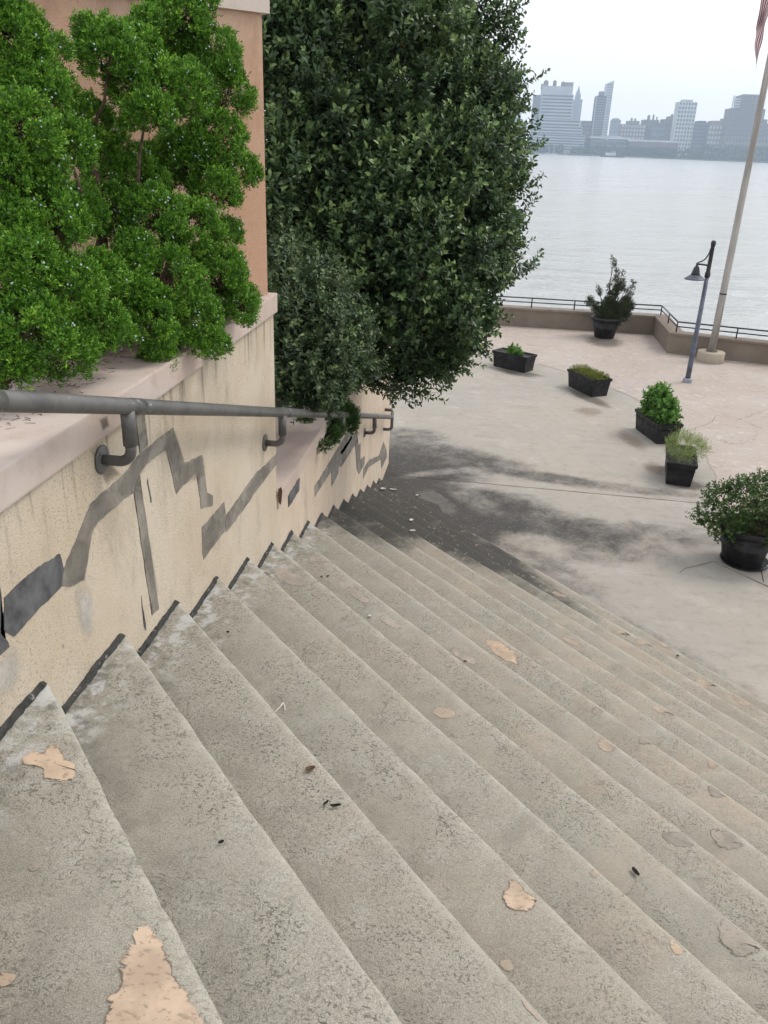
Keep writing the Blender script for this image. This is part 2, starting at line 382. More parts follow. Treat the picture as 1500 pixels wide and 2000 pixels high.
MS['d_chalk'] = mat_decal('chalky_white_paint', (.58, .56, .52), 12, 2.6, False, .9, .55); MS['d_pale'] = mat_decal('dull_grey_patch', (.17, .16, .148), 6, 1.5, False, .5, .8)
MS['d_smear'] = mat_decal('mortar_smear', (.26, .24, .205), 8, 1.8, False, .9, .55)
MS['d_dark'] = mat_decal('soft_dark', (.10, .09, .075), 6, 1.4, False, .8, .5); MS['d_tan'] = mat_decal('tan_stain', (.33, .25, .19), 5, 1.8, False, .9, .4)
# ------------------------------------------------------------------ the stairs
RISE, RUN, V0 = 0.165, 0.53529, 1.9665
EU, EV = 0.6718, -0.7407                       # direction of the nosings in plan (to the right and towards the camera)
COT = EV/EU                                    # along a nosing y = vk + COT*x
def zk(k): return (16-k)*RISE
def vk(k): return V0 + RUN*k

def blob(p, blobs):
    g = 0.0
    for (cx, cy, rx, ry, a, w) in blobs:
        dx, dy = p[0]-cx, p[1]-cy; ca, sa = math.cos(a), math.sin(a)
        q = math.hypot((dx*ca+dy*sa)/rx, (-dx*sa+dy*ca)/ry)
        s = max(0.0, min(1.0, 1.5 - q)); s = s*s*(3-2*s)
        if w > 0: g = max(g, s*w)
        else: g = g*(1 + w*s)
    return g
# dark blotches on the ground under the tree: plan centre, radii, turn, weight
DARK_BLOTS = [(.35, 10.1, 1.0, 2.0, .1, 1.2), (1.2, 9.5, 1.2, .95, -.5, 1.15), (2.3, 9.3, 1.2, .55, -.35, .95), (3.3, 9.35, 1.1, .35, .0, .62),
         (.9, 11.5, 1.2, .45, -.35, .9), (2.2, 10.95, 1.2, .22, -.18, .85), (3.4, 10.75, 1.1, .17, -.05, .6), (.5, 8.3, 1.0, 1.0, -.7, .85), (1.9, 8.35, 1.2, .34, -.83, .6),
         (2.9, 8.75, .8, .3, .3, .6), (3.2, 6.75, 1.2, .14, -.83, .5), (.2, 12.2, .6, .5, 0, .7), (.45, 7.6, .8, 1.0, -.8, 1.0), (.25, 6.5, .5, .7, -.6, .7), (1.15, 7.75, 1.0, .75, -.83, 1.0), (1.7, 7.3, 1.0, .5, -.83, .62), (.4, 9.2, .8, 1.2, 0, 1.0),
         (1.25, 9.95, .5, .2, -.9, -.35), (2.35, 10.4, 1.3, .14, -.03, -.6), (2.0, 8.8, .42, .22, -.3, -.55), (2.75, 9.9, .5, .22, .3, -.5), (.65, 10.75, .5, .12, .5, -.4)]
stairs = thing('staircase', 'wide weathered concrete staircase with peeling grey coating running down along the wall', 'staircase')
K0, K1 = -4, 15
for k in range(K0, K1+1):
    # the tread reaches from under the step above to its rounded nosing; the body hangs down behind the riser
    T0, T1 = -0.03, 9.5
    n_t = 240
    ts = [T0 + (T1-T0)*(i/n_t)**1.35 for i in range(n_t+1)]
    back = RUN + .06 if k > K0 else 3.5
    nose = .028
    prof = [(-back, 0.0), (-back*.75, 0), (-back*.5, 0), (-back*.25, 0), (-.09, 0), (-.045, -.0004), (-.018, -.0014), (-.007, -.004), (-.0015, -.009), (0, -.017), (-.002, -.034), (-.014, -.042), (-.024, -RISE-.05)]
    V = []; F = []; ed = []; gr = []
    for i, t in enumerate(ts):
        x = t*EU
        wob = .004*noise.noise(Vector((t*2.0, k*7.3, 0))) + .003*noise.noise(Vector((t*9.0, k*3.1, 4))) - .010*max(0.0, noise.noise(Vector((t*13.0, k*5.7, 8)))-.38)
        for j, (dy, dz) in enumerate(prof):
            y = vk(k) + COT*x + dy
            z = zk(k) + dz + (.0012*noise.noise(Vector((x*1.5, y*1.5, k*5.0))) if j < 10 else 0)
            if j >= 5: y += wob*1.4; z += wob*.6
            V.append((x, y, z))
    m = len(prof)
    for i in range(n_t):
        for j in range(m-1):
            a = i*m+j; F.append((a, a+m, a+m+1, a+1))
    o = np_obj('step', V, np.array(F)[:, ::-1], MS['stair'], stairs, None, True)
    me = o.data
    # masks as smooth vertex values
    at = me.attributes.new('edge', 'FLOAT', 'POINT'); at.data.foreach_set('value', [(1.0 if 6 <= (i % m) <= 9 else (.5 if i % m == 5 else 0.0)) for i in range(len(V))])
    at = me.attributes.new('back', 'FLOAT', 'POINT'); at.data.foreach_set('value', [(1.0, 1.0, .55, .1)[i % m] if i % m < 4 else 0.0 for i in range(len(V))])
    at = me.attributes.new('dark_mask', 'FLOAT', 'POINT'); at.data.foreach_set('value', [(blob(v, DARK_BLOTS) if k >= 6 else 0.0) for v in V])
STEPS = {k: o for k, o in zip(range(K0, K1+1), [c for c in stairs.children])}

# black sealant strip where each tread meets the wall
for k in range(-1, 16):
    bm = bmesh.new(); n = 26; rows = []
    for i in range(n+1):
        s = i/n; y = vk(k-1) - .02 + (RUN+.0)*s
        h = .026 + .010*noise.noise(Vector((y*6, k, 3))) + .008*noise.noise(Vector((y*31, k, 3))) if i < n else .012
        w = .010 + .006*noise.noise(Vector((y*8, k, 9))) + .008*noise.noise(Vector((y*37, k, 9)))
        z = zk(k)
        rows.append([bm.verts.new(p) for p in ((.001, y, z-.004), (.004+w, y, z+.003), (.004+w*.4, y, z+h*.6), (.001, y, z+h))])
    for a, b in zip(rows, rows[1:]):
        for j in range(3): bm.faces.new((a[j], a[j+1], b[j+1], b[j]))
    bm.faces.new(rows[0]); bm.faces.new(rows[-1][::-1])
    bmesh.ops.recalc_face_normals(bm, faces=bm.faces)
    bm_obj('joint_sealant', bm, MS['sealant'], STEPS[k])

def tread_hit(px, py):
    for k in range(-2, 16):
        p = on_z(px, py, zk(k)); s = p.y - COT*p.x
        if vk(k-1) <= s <= vk(k)+.004: return k, p
    return None, None
def jag(pts, n=56, amp=.16, seed=0):
    """resample a closed outline with ragged edges"""
    P = [Vector(p) for p in pts]; L = [ (P[(i+1) % len(P)]-P[i]).length for i in range(len(P))]; T = sum(L); c = sum(P, Vector((0, 0)))/len(P)
    r = math.sqrt(T/10)*.0 + T/10; out = []
    for i in range(n):
        d = T*i/n; j = 0
        while d > L[j]: d -= L[j]; j += 1
        p = P[j].lerp(P[(j+1) % len(P)], d/L[j]); q = p-c
        f = 1 + amp*noise.noise(Vector((p.x/r*1.6+seed*3.7, p.y/r*1.6, seed))) + amp*.7*noise.noise(Vector((p.x/r*5+seed, p.y/r*5, seed*2.0)))
        out.append(c + q*f)
    return out
def clamp_tread(p, k, m=.012):
    s = p.y - COT*p.x; s2 = min(max(s, vk(k-1)+m), vk(k)-m); return Vector((p.x, p.y + s2 - s))
def worn_patch(pxs, mat, seed, edge=True, amp=.2):
    cx = sum(p[0] for p in pxs)/len(pxs); cy = sum(p[1] for p in pxs)/len(pxs)
    k, c = tread_hit(cx, cy)
    if k is None: return
    pts = [on_z(x, y, zk(k)).to_2d() for x, y in pxs]
    out = [clamp_tread(p, k, .0) for p in jag(pts, 28, .12, seed)]
    cc = sum(out, Vector((0, 0)))/len(out); g = 1.3
    out = [cc + (clamp_tread(cc+(p-cc)*g, k, .022)-cc)/g for p in out]
    decal('worn_patch', [Vector((p.x, p.y, zk(k)+.0022)) for p in out], mat, STEPS[k], g)
def ell(cx, cy, rx, ry, a=0.0, n=14):
    a = math.radians(a); return [(cx+rx*math.cos(t)*math.cos(a)-ry*math.sin(t)*math.sin(a), cy+rx*math.cos(t)*math.sin(a)+ry*math.sin(t)*math.cos(a)) for t in [2*math.pi*i/n for i in range(n)]]
PE, PG, PW = MS['d_peel'], MS['d_grey'], MS['d_white']
WP = [([(42, 1478), (62, 1466), (84, 1472), (92, 1452), (115, 1458), (130, 1484), (165, 1496), (150, 1518), (122, 1532), (84, 1524), (82, 1500), (50, 1495)], PE),
      ([(262, 1812), (300, 1822), (335, 1868), (352, 1925), (375, 1958), (430, 2000), (420, 2080), (200, 2080), (205, 1985), (212, 1925), (235, 1875), (258, 1850)], PE),
      ([(-20, 1905), (10, 1898), (38, 1905), (20, 1925), (-5, 1932)], PE), ([(-20, 1985), (12, 1985), (14, 2010), (-20, 2015)], PE),
      ([(945, 1248), (985, 1250), (1003, 1272), (1015, 1300), (985, 1292), (960, 1270)], PE), (ell(1015, 1748, 36, 34, 30), PE), (ell(1323, 1848, 15, 20, -20), PE),
      (ell(1186, 1455, 20, 13, 15), PE), ([(1272, 1382), (1298, 1375), (1318, 1386), (1290, 1394)], PE), ([(1345, 1335), (1372, 1326), (1398, 1334), (1372, 1352)], PE),
      (ell(1450, 1368, 22, 9, 28), PE), (ell(1256, 1252, 17, 7, 5), PE), (ell(1208, 1236, 24, 4, -8), PE), (ell(1300, 1260, 12, 4, 20), PE), (ell(1260, 1446, 14, 8, 0), PG),
      (ell(1168, 1386, 14, 9, -10), PG), (ell(1392, 1492, 12, 12, 20), PE), (ell(1422, 1640, 36, 20, 10), PG), (ell(1325, 1640, 34, 15, 15), PG), (ell(1443, 1830, 34, 45, -35), PG),
      (ell(1161, 1706, 9, 9), PE), (ell(868, 1393, 24, 10, 5), PE), ([(530, 1118), (552, 1112), (575, 1120), (598, 1142), (582, 1148), (556, 1142)], PW), ([(605, 1158), (622, 1156), (640, 1162), (612, 1166)], PW),
      ([(602, 1096), (612, 1085), (630, 1090), (645, 1098), (624, 1102)], PW), (ell(905, 1280, 30, 9, 30), PW), (ell(1400, 1545, 20, 14, 10), PG), (ell(1332, 1347, 8, 4), PW), (ell(1447, 1555, 7, 5), PW),
      (ell(990, 1885, 16, 12, 30), PE), ([(1010, 1915), (1030, 1935), (1062, 1985), (1052, 1996), (1022, 1962)], PE), (ell(66, 1693, 13, 10, 0), PG), (ell(1056, 1292, 14, 5, 15), PW), (ell(1120, 1255, 22, 5, 25), PE),
      (ell(700, 1165, 26, 7, 30), PW), (ell(760, 1215, 24, 7, 30), PW), (ell(1090, 1160, 16, 4, 20), PE), (ell(1100, 1385, 10, 6, 20), PW), (ell(575, 1660, 8, 6), PG)]
for i, (pp, mm) in enumerate(WP): worn_patch(pp, (MS['d_faint'] if mm is PE and i > 6 else mm), i+1, edge=(mm is not PW))

# ------------------------------------------------------------------ plaza, stamped paving, river
def sheet(name, xs, ys, z, mat, fn=None):
    V = [(x, y, z) for y in ys for x in xs]; w = len(xs)
    F = [(j*w+i, j*w+i+1, (j+1)*w+i+1, (j+1)*w+i) for j in range(len(ys)-1) for i in range(w-1)]
    o = np_obj(name, V, F, mat)
    if fn:
        at = o.data.attributes.new('dark_mask', 'FLOAT', 'POINT'); at.data.foreach_set('value', [fn(v) for v in V])
    return tag(o, kind='structure')
xs = [-14, -8, -4, -2] + list(np.linspace(-1, 5.5, 110)) + [6, 7, 8, 10, 14, 18, 24]
ys = [-8, 0, 3, 5] + list(np.linspace(6, 13.5, 130)) + [14, 15, 17, 19, 21.6]
sheet('plaza', xs, ys, 0.0, MS['plaza'], lambda v: blob(v, DARK_BLOTS))
# pinkish stamped concrete outside a wide arc
CX, CY, RR = -2.0, 12.5, 6.72
inner = []; outer = []
for i in range(61):
    a = math.radians(100 - i*118/60); r = RR + .10*noise.noise(Vector((i*.35, 0, 0)))
    inner.append((CX+r*math.cos(a), CY+r*math.sin(a)))
bm = bmesh.new()
PARA = [(-14, 21.53), (5.345, 21.53), (5.345, 19.49), (24, 14.65)]
prev = None
for i, p in enumerate(inner):
    a = math.radians(100 - i*118/60); d = Vector((math.cos(a), math.sin(a)))
    pts = [Vector(p) + d*s for s in (0, .6, 1.4, 3, 6, 14)]
    row = [bm.verts.new((min(q.x, 23.9), min(q.y, 21.5), .004)) for q in pts]
    if prev:
        for j in range(5):
            try: bm.faces.new((prev[j], prev[j+1], row[j+1], row[j]))
            except ValueError: pass
    prev = row
bmesh.ops.recalc_face_normals(bm, faces=bm.faces)
o = bm_obj('stamped_paving', bm, MS['stamped']); tag(o, kind='structure')
for p in o.data.polygons:
    if p.normal.z < 0: p.flip()
# saw-cut joint and cracks in the plaza slab
def ground_strip(name, pts, w, z, mat, parent, seed=0):
    bm = bmesh.new(); prev = None
    for i, p in enumerate(pts):
        p = Vector(p); q = Vector(pts[min(i+1, len(pts)-1)]); r = Vector(pts[max(i-1, 0)]); t = (q-r).normalized(); n = Vector((-t.y, t.x))
        ww = w*(.6+.8*abs(noise.noise(Vector((i*.9, seed, 0)))))
        row = (bm.verts.new((p.x+n.x*ww, p.y+n.y*ww, z)), bm.verts.new((p.x-n.x*ww, p.y-n.y*ww, z)))
        if prev: bm.faces.new((prev[0], prev[1], row[1], row[0]))
        prev = row
    bm_obj(name, bm, mat, parent)
plaza = bpy.data.objects['plaza']; stamped = bpy.data.objects['stamped_paving']
ground_strip('joint', [(.0+i*.1, 10.56-.012*i*.1*2+.008*noise.noise(Vector((i*.6, 1, 1))), 0)[:2] for i in range(0, 48)], .006, .003, MS['crack'], plaza)
def crack(parent, pxs, w, z, seed):
    P = [on_z(x, y, 0).to_2d() for x, y in pxs]; pts = []
    for a, b in zip(P, P[1:]):
        n = max(3, int((b-a).length/.07))
        for i in range(n):
            q = a.lerp(b, i/n); pts.append(q + Vector((noise.noise(Vector((q.x*6, q.y*6, seed))), noise.noise(Vector((q.x*6, q.y*6, seed+5)))))*.035)
    ground_strip('crack', pts, w, z, MS['crack'], parent, seed)
crack(stamped, [(1490, 838), (1440, 818), (1400, 812), (1385, 828), (1340, 842)], .0028, .008, 1)
crack(stamped, [(1500, 800), (1440, 822)], .0028, .008, 2)
crack(plaza, [(1325, 1118), (1350, 1105), (1385, 1100), (1398, 1096)], .004, .003, 5)
# faded patch in the slab
pp = jag([on_z(x, y, 0).to_2d() for x, y in ell(1148, 804, 30, 9, 5)], 40, .25, 3)
decal('worn_patch', [Vector((p.x, p.y, .003)) for p in pp], MS['d_tan'], plaza)
for i, (x, y, rx, ry, a) in enumerate(((1278, 915, 26, 12, 20), (1235, 862, 34, 12, 30))):
    pp = jag([on_z(q, w, 0).to_2d() for q, w in ell(x, y, rx, ry, a)], 30, .2, 20+i); decal('slab_mark', [Vector((p.x, p.y, .003)) for p in pp], MS['d_tan'], plaza)
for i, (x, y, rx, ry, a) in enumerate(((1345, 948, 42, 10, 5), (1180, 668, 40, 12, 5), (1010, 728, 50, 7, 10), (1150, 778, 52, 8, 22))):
    pp = jag([on_z(q, w, 0).to_2d() for q, w in ell(x, y, rx, ry, a)], 30, .2, 40+i); decal('slab_mark', [Vector((p.x, p.y, .0062)) for p in pp], MS['d_dark'], plaza)  # soft dark patches at the feet of the planters
# paler grey patch by the foot of the stairs
pp = jag([on_z(x, y, 0).to_2d() for x, y in [(800, 958), (840, 952), (880, 975), (905, 998), (896, 1012), (868, 1008), (852, 985), (815, 976)]], 48, .12, 8)
decal('worn_patch', [Vector((p.x, p.y, .003)) for p in pp], MS['d_pale'], plaza, 1.2)

WATER_Z = -3.8
def mat_water():
    n = NT('river_water')
    w1 = n.noise(1, 5, .6, src=n.mapping((.10, .34, .1), rot=(0, 0, .12)), dist=.5)
    w2 = n.noise(1, 4, .6, src=n.mapping((.7, 1.7, .5), rot=(0, 0, -.1)))
    w3 = n.noise(1, 4, .6, src=n.mapping((.025, .07, .1), rot=(0, 0, .2)))
    h = n.math('ADD', n.math('MULTIPLY', n.math('MULTIPLY', w1, n.ramp(w3, .35, .65, .35, 1.3)), 1.0), n.math('MULTIPLY', w2, .25))
    n.bump(h, .9, 1.6)
    c = n.mix(n.ramp(w3, .3, .7), (.44, .455, .445), (.48, .49, .48))
    n.p.inputs['IOR'].default_value = 1.33
    return n.done(c, .16, .5)
bm = bmesh.new(); bmesh.ops.create_grid(bm, x_segments=2, y_segments=2, size=1)
for v in bm.verts: v.co = Vector((v.co.x*2500, 640+v.co.y*680, WATER_Z))
river = tag(bm_obj('river', bm, mat_water()), kind='structure')
# river bed side of the plaza, so that the ground is one solid terrace above the water
bm = bmesh.new(); prism_bm(bm, [(-60, -30), (60, -30), (60, 5), (24, 14.7), (5.36, 19.8), (5.36, 21.9), (-60, 21.9)], -6, -.05)
tag(bm_obj('terrace', bm, MS['drum']), kind='structure')

# ------------------------------------------------------------------ walls beside the stairs
W1_END = 4.76
wall1 = thing('retaining_wall', 'beige stucco stair wall with pink coping and grey zigzag mortar repairs, nearest the camera', 'wall')
bm = bmesh.new(); prism_bm(bm, [(-.30, -4), (0, -4), (0, W1_END), (-.30, W1_END)], -.5, 3.262); bm_obj('wall_face', bm, MS['wall'], wall1)
def coping(name, x0, x1, y0, y1, z0, z1, mat, parent):
    bm = bmesh.new(); vs = box_bm(bm, ((x0+x1)/2, (y0+y1)/2, (z0+z1)/2), (x1-x0, y1-y0, z1-z0), 0, .008); return bm_obj(name, bm, mat, parent)
coping('coping', -.42, .022, -4, W1_END+.02, 3.2625, 3.372, MS['pink'], wall1)
wall2 = thing('retaining_wall', 'lower beige stair wall with pink coping below the dark holly, continuing to the plaza', 'wall')
bm = bmesh.new(); prism_bm(bm, [(-.30, W1_END+.002), (-.002, W1_END+.002), (-.002, 11.0), (-.30, 11.0)], -.5, 2.0); bm_obj('wall_face', bm, MS['wall_low'], wall2)
coping('coping', -.44, .012, W1_END+.003, 11.02, 2.001, 2.105, MS['pink'], wall2)
bm = bmesh.new(); prism_bm(bm, [(-4.5, 10.7), (-.302, 10.7), (-.302, 11.0), (-4.5, 11.0)], -.5, 2.0); bm_obj('return_wall', bm, MS['wall_low'], wall2)
# peach wall behind the juniper: leaves the stair wall at its end, square to the nosings
E0 = Vector((-.012, 4.69)); PD = Vector((-.7407, -.6718))
wall3 = thing('planter_wall', 'peach stucco wall standing behind the bright green juniper', 'wall')
bm = bmesh.new(); slab_between(bm, E0+PD*4.5, E0, 0, .28, 3.0, 4.76); bm_obj('wall_face', bm, MS['peach'], wall3)
bm = bmesh.new(); slab_between(bm, E0+PD*4.5, E0-PD*.03, -.03, .31, 4.7605, 4.98); bm_obj('coping', bm, MS['pale_cop'], wall3)
# soil beds
bm = bmesh.new(); prism_bm(bm, [(-.425, 4.3), (-3.3, 1.65), (-3.3, -4), (-.425, -4)], 2.6, 3.33); o = bm_obj('planting_bed', bm, MS['soil']); tag(o, kind='structure')
bm = bmesh.new(); bmesh.ops.create_grid(bm, x_segments=40, y_segments=40, size=1)
for v in bm.verts:
    v.co = Vector((-2.45+v.co.x*2.0, 7.85+v.co.y*2.84, 2.03)); v.co.z += .05*noise.noise(v.co*3)+.08*max(0, -v.co.x-1)
o = bm_obj('planting_bed', bm, MS['soil']); tag(o, kind='structure')

# grey mortar repairs: thin raised skins on the wall faces, outlined as in the photograph
def wall_patch(pxs, mat, parent, x=0.0, th=.005, seed=0, name='mortar_patch', wob=.0):
    P = [on_x(a, b, x) for a, b in pxs]; n = len(P)
    Q = []
    for i in range(n):
        a, b = P[i], P[(i+1) % n]; m = max(1, int((b-a).length/.015))
        for j in range(m):
            q = a.lerp(b, j/m); Q.append(q + Vector((0, noise.noise(q*14)+.6*noise.noise(q*55), noise.noise(q*14+Vector((5, 5, 5)))+.6*noise.noise(q*55+Vector((2, 2, 2)))))*(.007+wob))
    bm = bmesh.new(); a = [bm.verts.new((x+.0005, q.y, q.z)) for q in Q]; th = .0008+th*.3; b = [bm.verts.new((x+th, q.y, q.z)) for q in Q]
    m = len(Q)
    for i in range(m): bm.faces.new((a[i], a[(i+1) % m], b[(i+1) % m], b[i]))
    bm.faces.new(b); bmesh.ops.triangulate(bm, faces=[f for f in bm.faces if len(f.verts) > 4]); bmesh.ops.recalc_face_normals(bm, faces=bm.faces)
    return bm_obj(name, bm, mat, parent)
def c5(pts): return [(x/2.679, 720+y/2.679) for x, y in pts]      # coordinates read off a 2.68x enlargement
MO, MD = MS['mortar'], MS['mortar_dark']
wall_patch(c5([(-60, 1160), (-5, 1140), (6, 1200), (2, 1385), (40, 1425), (50, 1450), (0, 1500), (-60, 1560)]), MD, wall1, 0, .004)
wall_patch(c5([(18, 1195), (150, 1075), (310, 965), (330, 1050), (320, 1140), (225, 1235), (75, 1395), (20, 1365)]), MD, wall1, 0, .0055)
wall_patch(c5([(330, 1050), (410, 860), (475, 700), (640, 560), (720, 455), (875, 330), (905, 312), (965, 495), (1057, 450), (1082, 650), (1112, 660), (1112, 718), (1052, 730), (1025, 540), (920, 655), (870, 420), (760, 500), (725, 555), (690, 650), (510, 800), (480, 850), (440, 1105), (380, 1135), (320, 1142)]), MO, wall1, 0, .005)
wall_patch(c5([(705, 230), (755, 230), (772, 400), (730, 440)]), MO, wall1, 0, .0062)
wall_patch(c5([(697, 640), (728, 555), (830, 1258), (793, 1290)]), MO, wall1, 0, .0058)
wall_patch(c5([(1055, 830), (1172, 697), (1180, 770), (1175, 850), (1062, 1000)]), MO, wall1, 0, .0045)
wall_patch(c5([(1176, 775), (1300, 600), (1335, 550), (1448, 445), (1450, 495), (1400, 560), (1182, 860)]), MO, wall1, 0, .0052)
wall_patch(c5([(770, 575), (792, 700), (786, 700), (768, 600)]), MD, wall1, 0, .003)
wall_patch(c5([(740, 1190), (764, 1365), (752, 1350), (742, 1240)]), MD, wall1, 0, .003)
def wall_decal(name, pxs, mat, parent, x): decal(name, [Vector((x, q.y, q.z)) for q in (on_x(a, c, 0) for a, c in pxs)], mat, parent, 1.25)
wall_decal('whitewash_patch', c5([(380, 1145), (440, 1125), (480, 1150), (500, 1300), (480, 1420), (440, 1440), (400, 1300)]), MS['d_chalk'], wall1, .0024)
wall_decal('whitewash_patch', c5([(-60, 1560), (60, 1430), (110, 1480), (110, 1600), (60, 1700), (-60, 1750)]), MS['d_chalk'], wall1, .0024)
for q in ([(640, 560), (720, 440), (790, 400), (760, 520), (690, 640), (600, 660)], [(450, 740), (540, 640), (580, 700), (500, 830), (440, 900)], [(330, 1040), (400, 880), (470, 880), (450, 1110), (340, 1160)], [(860, 330), (920, 320), (960, 470), (900, 520), (850, 420)], [(1050, 860), (1130, 740), (1190, 780), (1120, 930), (1050, 980)], [(1280, 640), (1340, 560), (1380, 560), (1300, 700)], [(745, 900), (780, 880), (830, 1180), (790, 1200)], [(950, 500), (1060, 460), (1080, 560), (960, 610)]):
    wall_decal('mortar_smear', c5(q), MS['d_smear'], wall1, .0034)
wall_decal('dirt_stain', c5([(480, 260), (530, 240), (545, 300), (500, 330)]), MS['d_dark'], wall1, .0232)
wall_decal('dirt_stain', c5([(470, 430), (500, 400), (640, 560), (560, 620)]), MS['d_dark'], wall1, .0015)
def c4(pts): return [(500+x/5, 700+y/5) for x, y in pts]
wall_patch(c4([(575, 1245), (720, 1010), (880, 740), (930, 700), (940, 740), (820, 920), (840, 940), (985, 700), (995, 800), (830, 1060), (805, 1050), (803, 1120), (740, 1250), (735, 1095), (575, 1350)]), MO, wall2, 0, .005)
wall_patch(c4([(970, 850), (990, 770), (1000, 850), (1022, 825), (1012, 1000), (1060, 950), (1058, 1030), (1005, 1130), (985, 1075)]), MO, wall2, 0, .005)
wall_patch(c4([(1045, 1180), (1050, 1070), (1105, 990), (1200, 950), (1245, 810), (1272, 890), (1280, 960), (1225, 1075), (1218, 985), (1100, 1060)]), MO, wall2, 0, .0045)
wall_patch(c4([(312, 1340), (425, 1160), (420, 1290), (318, 1455)]), MD, wall2, .0, .006)
wall_patch(c4([(215, 1270), (245, 1260), (255, 1300), (240, 1425), (220, 1410)]), plain('rust', (.07, .035, .018), .9, .1, .5, 60, .6), wall2, .012, .004, name='rust_stain')

# ------------------------------------------------------------------ handrail
rail = thing('handrail', 'round grey steel handrail sloping down the stair wall on elbow brackets', 'handrail')
def rz(y): return 3.594 - .3144*(y-1.783)
RX = .11
bm = tube([(RX, -3.0, rz(-3)), (RX, 10.18, rz(10.18))], .0275, 20); bm_obj('rail', bm, MS['rail'], rail, True)
for yc in (1.70, 2.50, 4.60, 6.45, 8.6):
    bm = tube([(RX, yc, rz(yc)), (RX, yc+.075, rz(yc+.075))], .0285, 20); bm_obj('rail_sleeve', bm, MS['rail'], rail, True)
def bracket(y, last=False):
    z = rz(y); zb = z-.195
    b = bm_obj('bracket', tube([(RX, y, z-.01), (RX, y, z-.135)], .024, 16), MS['rail'], rail, True)
    arc = [(RX, y, z-.13)] + [(RX-.045*(1-math.cos(a)), y, z-.15-.045*math.sin(a)) for a in [i*math.pi/16 for i in range(9)]] + [(.006, y, zb)]
    bm_obj('elbow', tube(arc, .0185, 14), MS['rail'], b, True)
    f = bm_obj('flange', lathe([(.0, 0), (.048, 0), (.05, .002), (.05, .006), (.046, .009), (.0, .0095)], 28), MS['rail'], b, True)
    f.rotation_euler = (0, math.pi/2, 0); f.location = (.0005, y, zb)
    for s in (-1, 1):
        bm = bmesh.new(); r = bmesh.ops.create_icosphere(bm, subdivisions=1, radius=.007); bmesh.ops.translate(bm, vec=(.010, y+.02*s, zb-.026*s), verts=r['verts'])
        bm_obj('bolt', bm, MS['rail'], b)
for y in (.45, 2.47, 4.50, 6.52, 8.54): bracket(y)
ze = rz(10.18)
loop = [(RX, 10.18, ze)] + [(RX, 10.18+.05*math.sin(a), ze-.05*(1-math.cos(a))) for a in [i*math.pi/12 for i in range(1, 7)]] + [(RX, 10.23, ze-.12)] + [(RX-.05*(1-math.cos(a)), 10.23, ze-.14-.05*math.sin(a)) for a in [i*math.pi/12 for i in range(7)]] + [(.0, 10.23, ze-.19)]
bm_obj('end_loop', tube(loop, .02, 14), MS['rail'], rail, True)
bm_obj('end_return', tube([(RX, 10.18, ze), (RX, 10.27, ze+.03), (RX-.02, 10.33, ze+.045), (.0, 10.33, ze+.045)], .02, 14), MS['rail'], rail, True)

# ------------------------------------------------------------------ foliage helpers
def unit(v): return v/np.maximum(np.linalg.norm(v, axis=-1, keepdims=True), 1e-9)
def frames(d):
    a = np.where(np.abs(d[:, 2:3]) < .9, np.array([[0, 0, 1.]]), np.array([[1., 0, 0]])); s = unit(np.cross(d, a)); return s, np.cross(s, d)
def leaves_mesh(P, D, N, L, W, fold=.25, droop=.15):
    """folded six-sided leaves: base P, axis D, face normal N, length L, width W"""
    S = np.cross(D, N); L = L[:, None]; W = W[:, None]
    v0 = P; v3 = P + D*L - N*L*droop
    m1 = P + D*L*.36; m2 = P + D*L*.72 - N*L*droop*.5
    r1 = m1 + S*W*.5 + N*W*fold; r2 = m2 + S*W*.38 + N*W*fold*.8; l1 = m1 - S*W*.5 + N*W*fold; l2 = m2 - S*W*.38 + N*W*fold*.8
    V = np.stack([v0, r1, r2, v3, l2, l1], 1).reshape(-1, 3); n = len(P); b = np.arange(n)[:, None]*6
    F = np.concatenate([b+np.array([[0, 1, 2, 3]]), b+np.array([[0, 3, 4, 5]])], 1).reshape(-1, 4)
    return V, F
def lump_points(lumps, per, rg, inside=.8, shell=(.82, 1.05)):
    """points on the surfaces of overlapping ellipsoids, those buried in a neighbour dropped"""
    C = np.array([l[0] for l in lumps], float); R = np.array([l[1] if hasattr(l[1], '__len__') else (l[1],)*3 for l in lumps], float)
    out = []; nor = []; idx = []
    for i in range(len(C)):
        n = int(per*(R[i, 0]*R[i, 1]+R[i, 1]*R[i, 2]+R[i, 0]*R[i, 2])/3)
        d = unit(rg.normal(size=(n, 3))); r = rg.uniform(shell[0], shell[1], (n, 1)); p = C[i]+d*R[i]*r
        near = np.where(np.linalg.norm(C-C[i], axis=1) < R.max(1)+R[i].max())[0]; near = near[near != i]
        if n == 0: continue
        q = np.linalg.norm((p[:, None]-C[None, near])/R[None, near], axis=2) if len(near) else np.full((n, 1), 9.)
        keep = q.min(1) > inside; out.append(p[keep]); nor.append(unit(d/R[i])[keep]); idx.append(np.full(keep.sum(), i))
    return np.concatenate(out), np.concatenate(nor), np.concatenate(idx)
def sub_lumps(lumps, n, frac, rg, stretch=1.0, out=.72, var=(.8, 1.15), zmin=-2.0):
    r = []
    for c, R in lumps:
        R = np.array(R if hasattr(R, '__len__') else (R,)*3); d = unit(rg.normal(size=(n, 3)))
        for i in range(n):
            if d[i, 2] < zmin + .15*math.sin(i): continue
            k = R.mean()*frac*rg.uniform(.65, 1.35); r.append((tuple(np.array(c)+d[i]*R*out*rg.uniform(*var)), (k, k, k*stretch)))
    return r
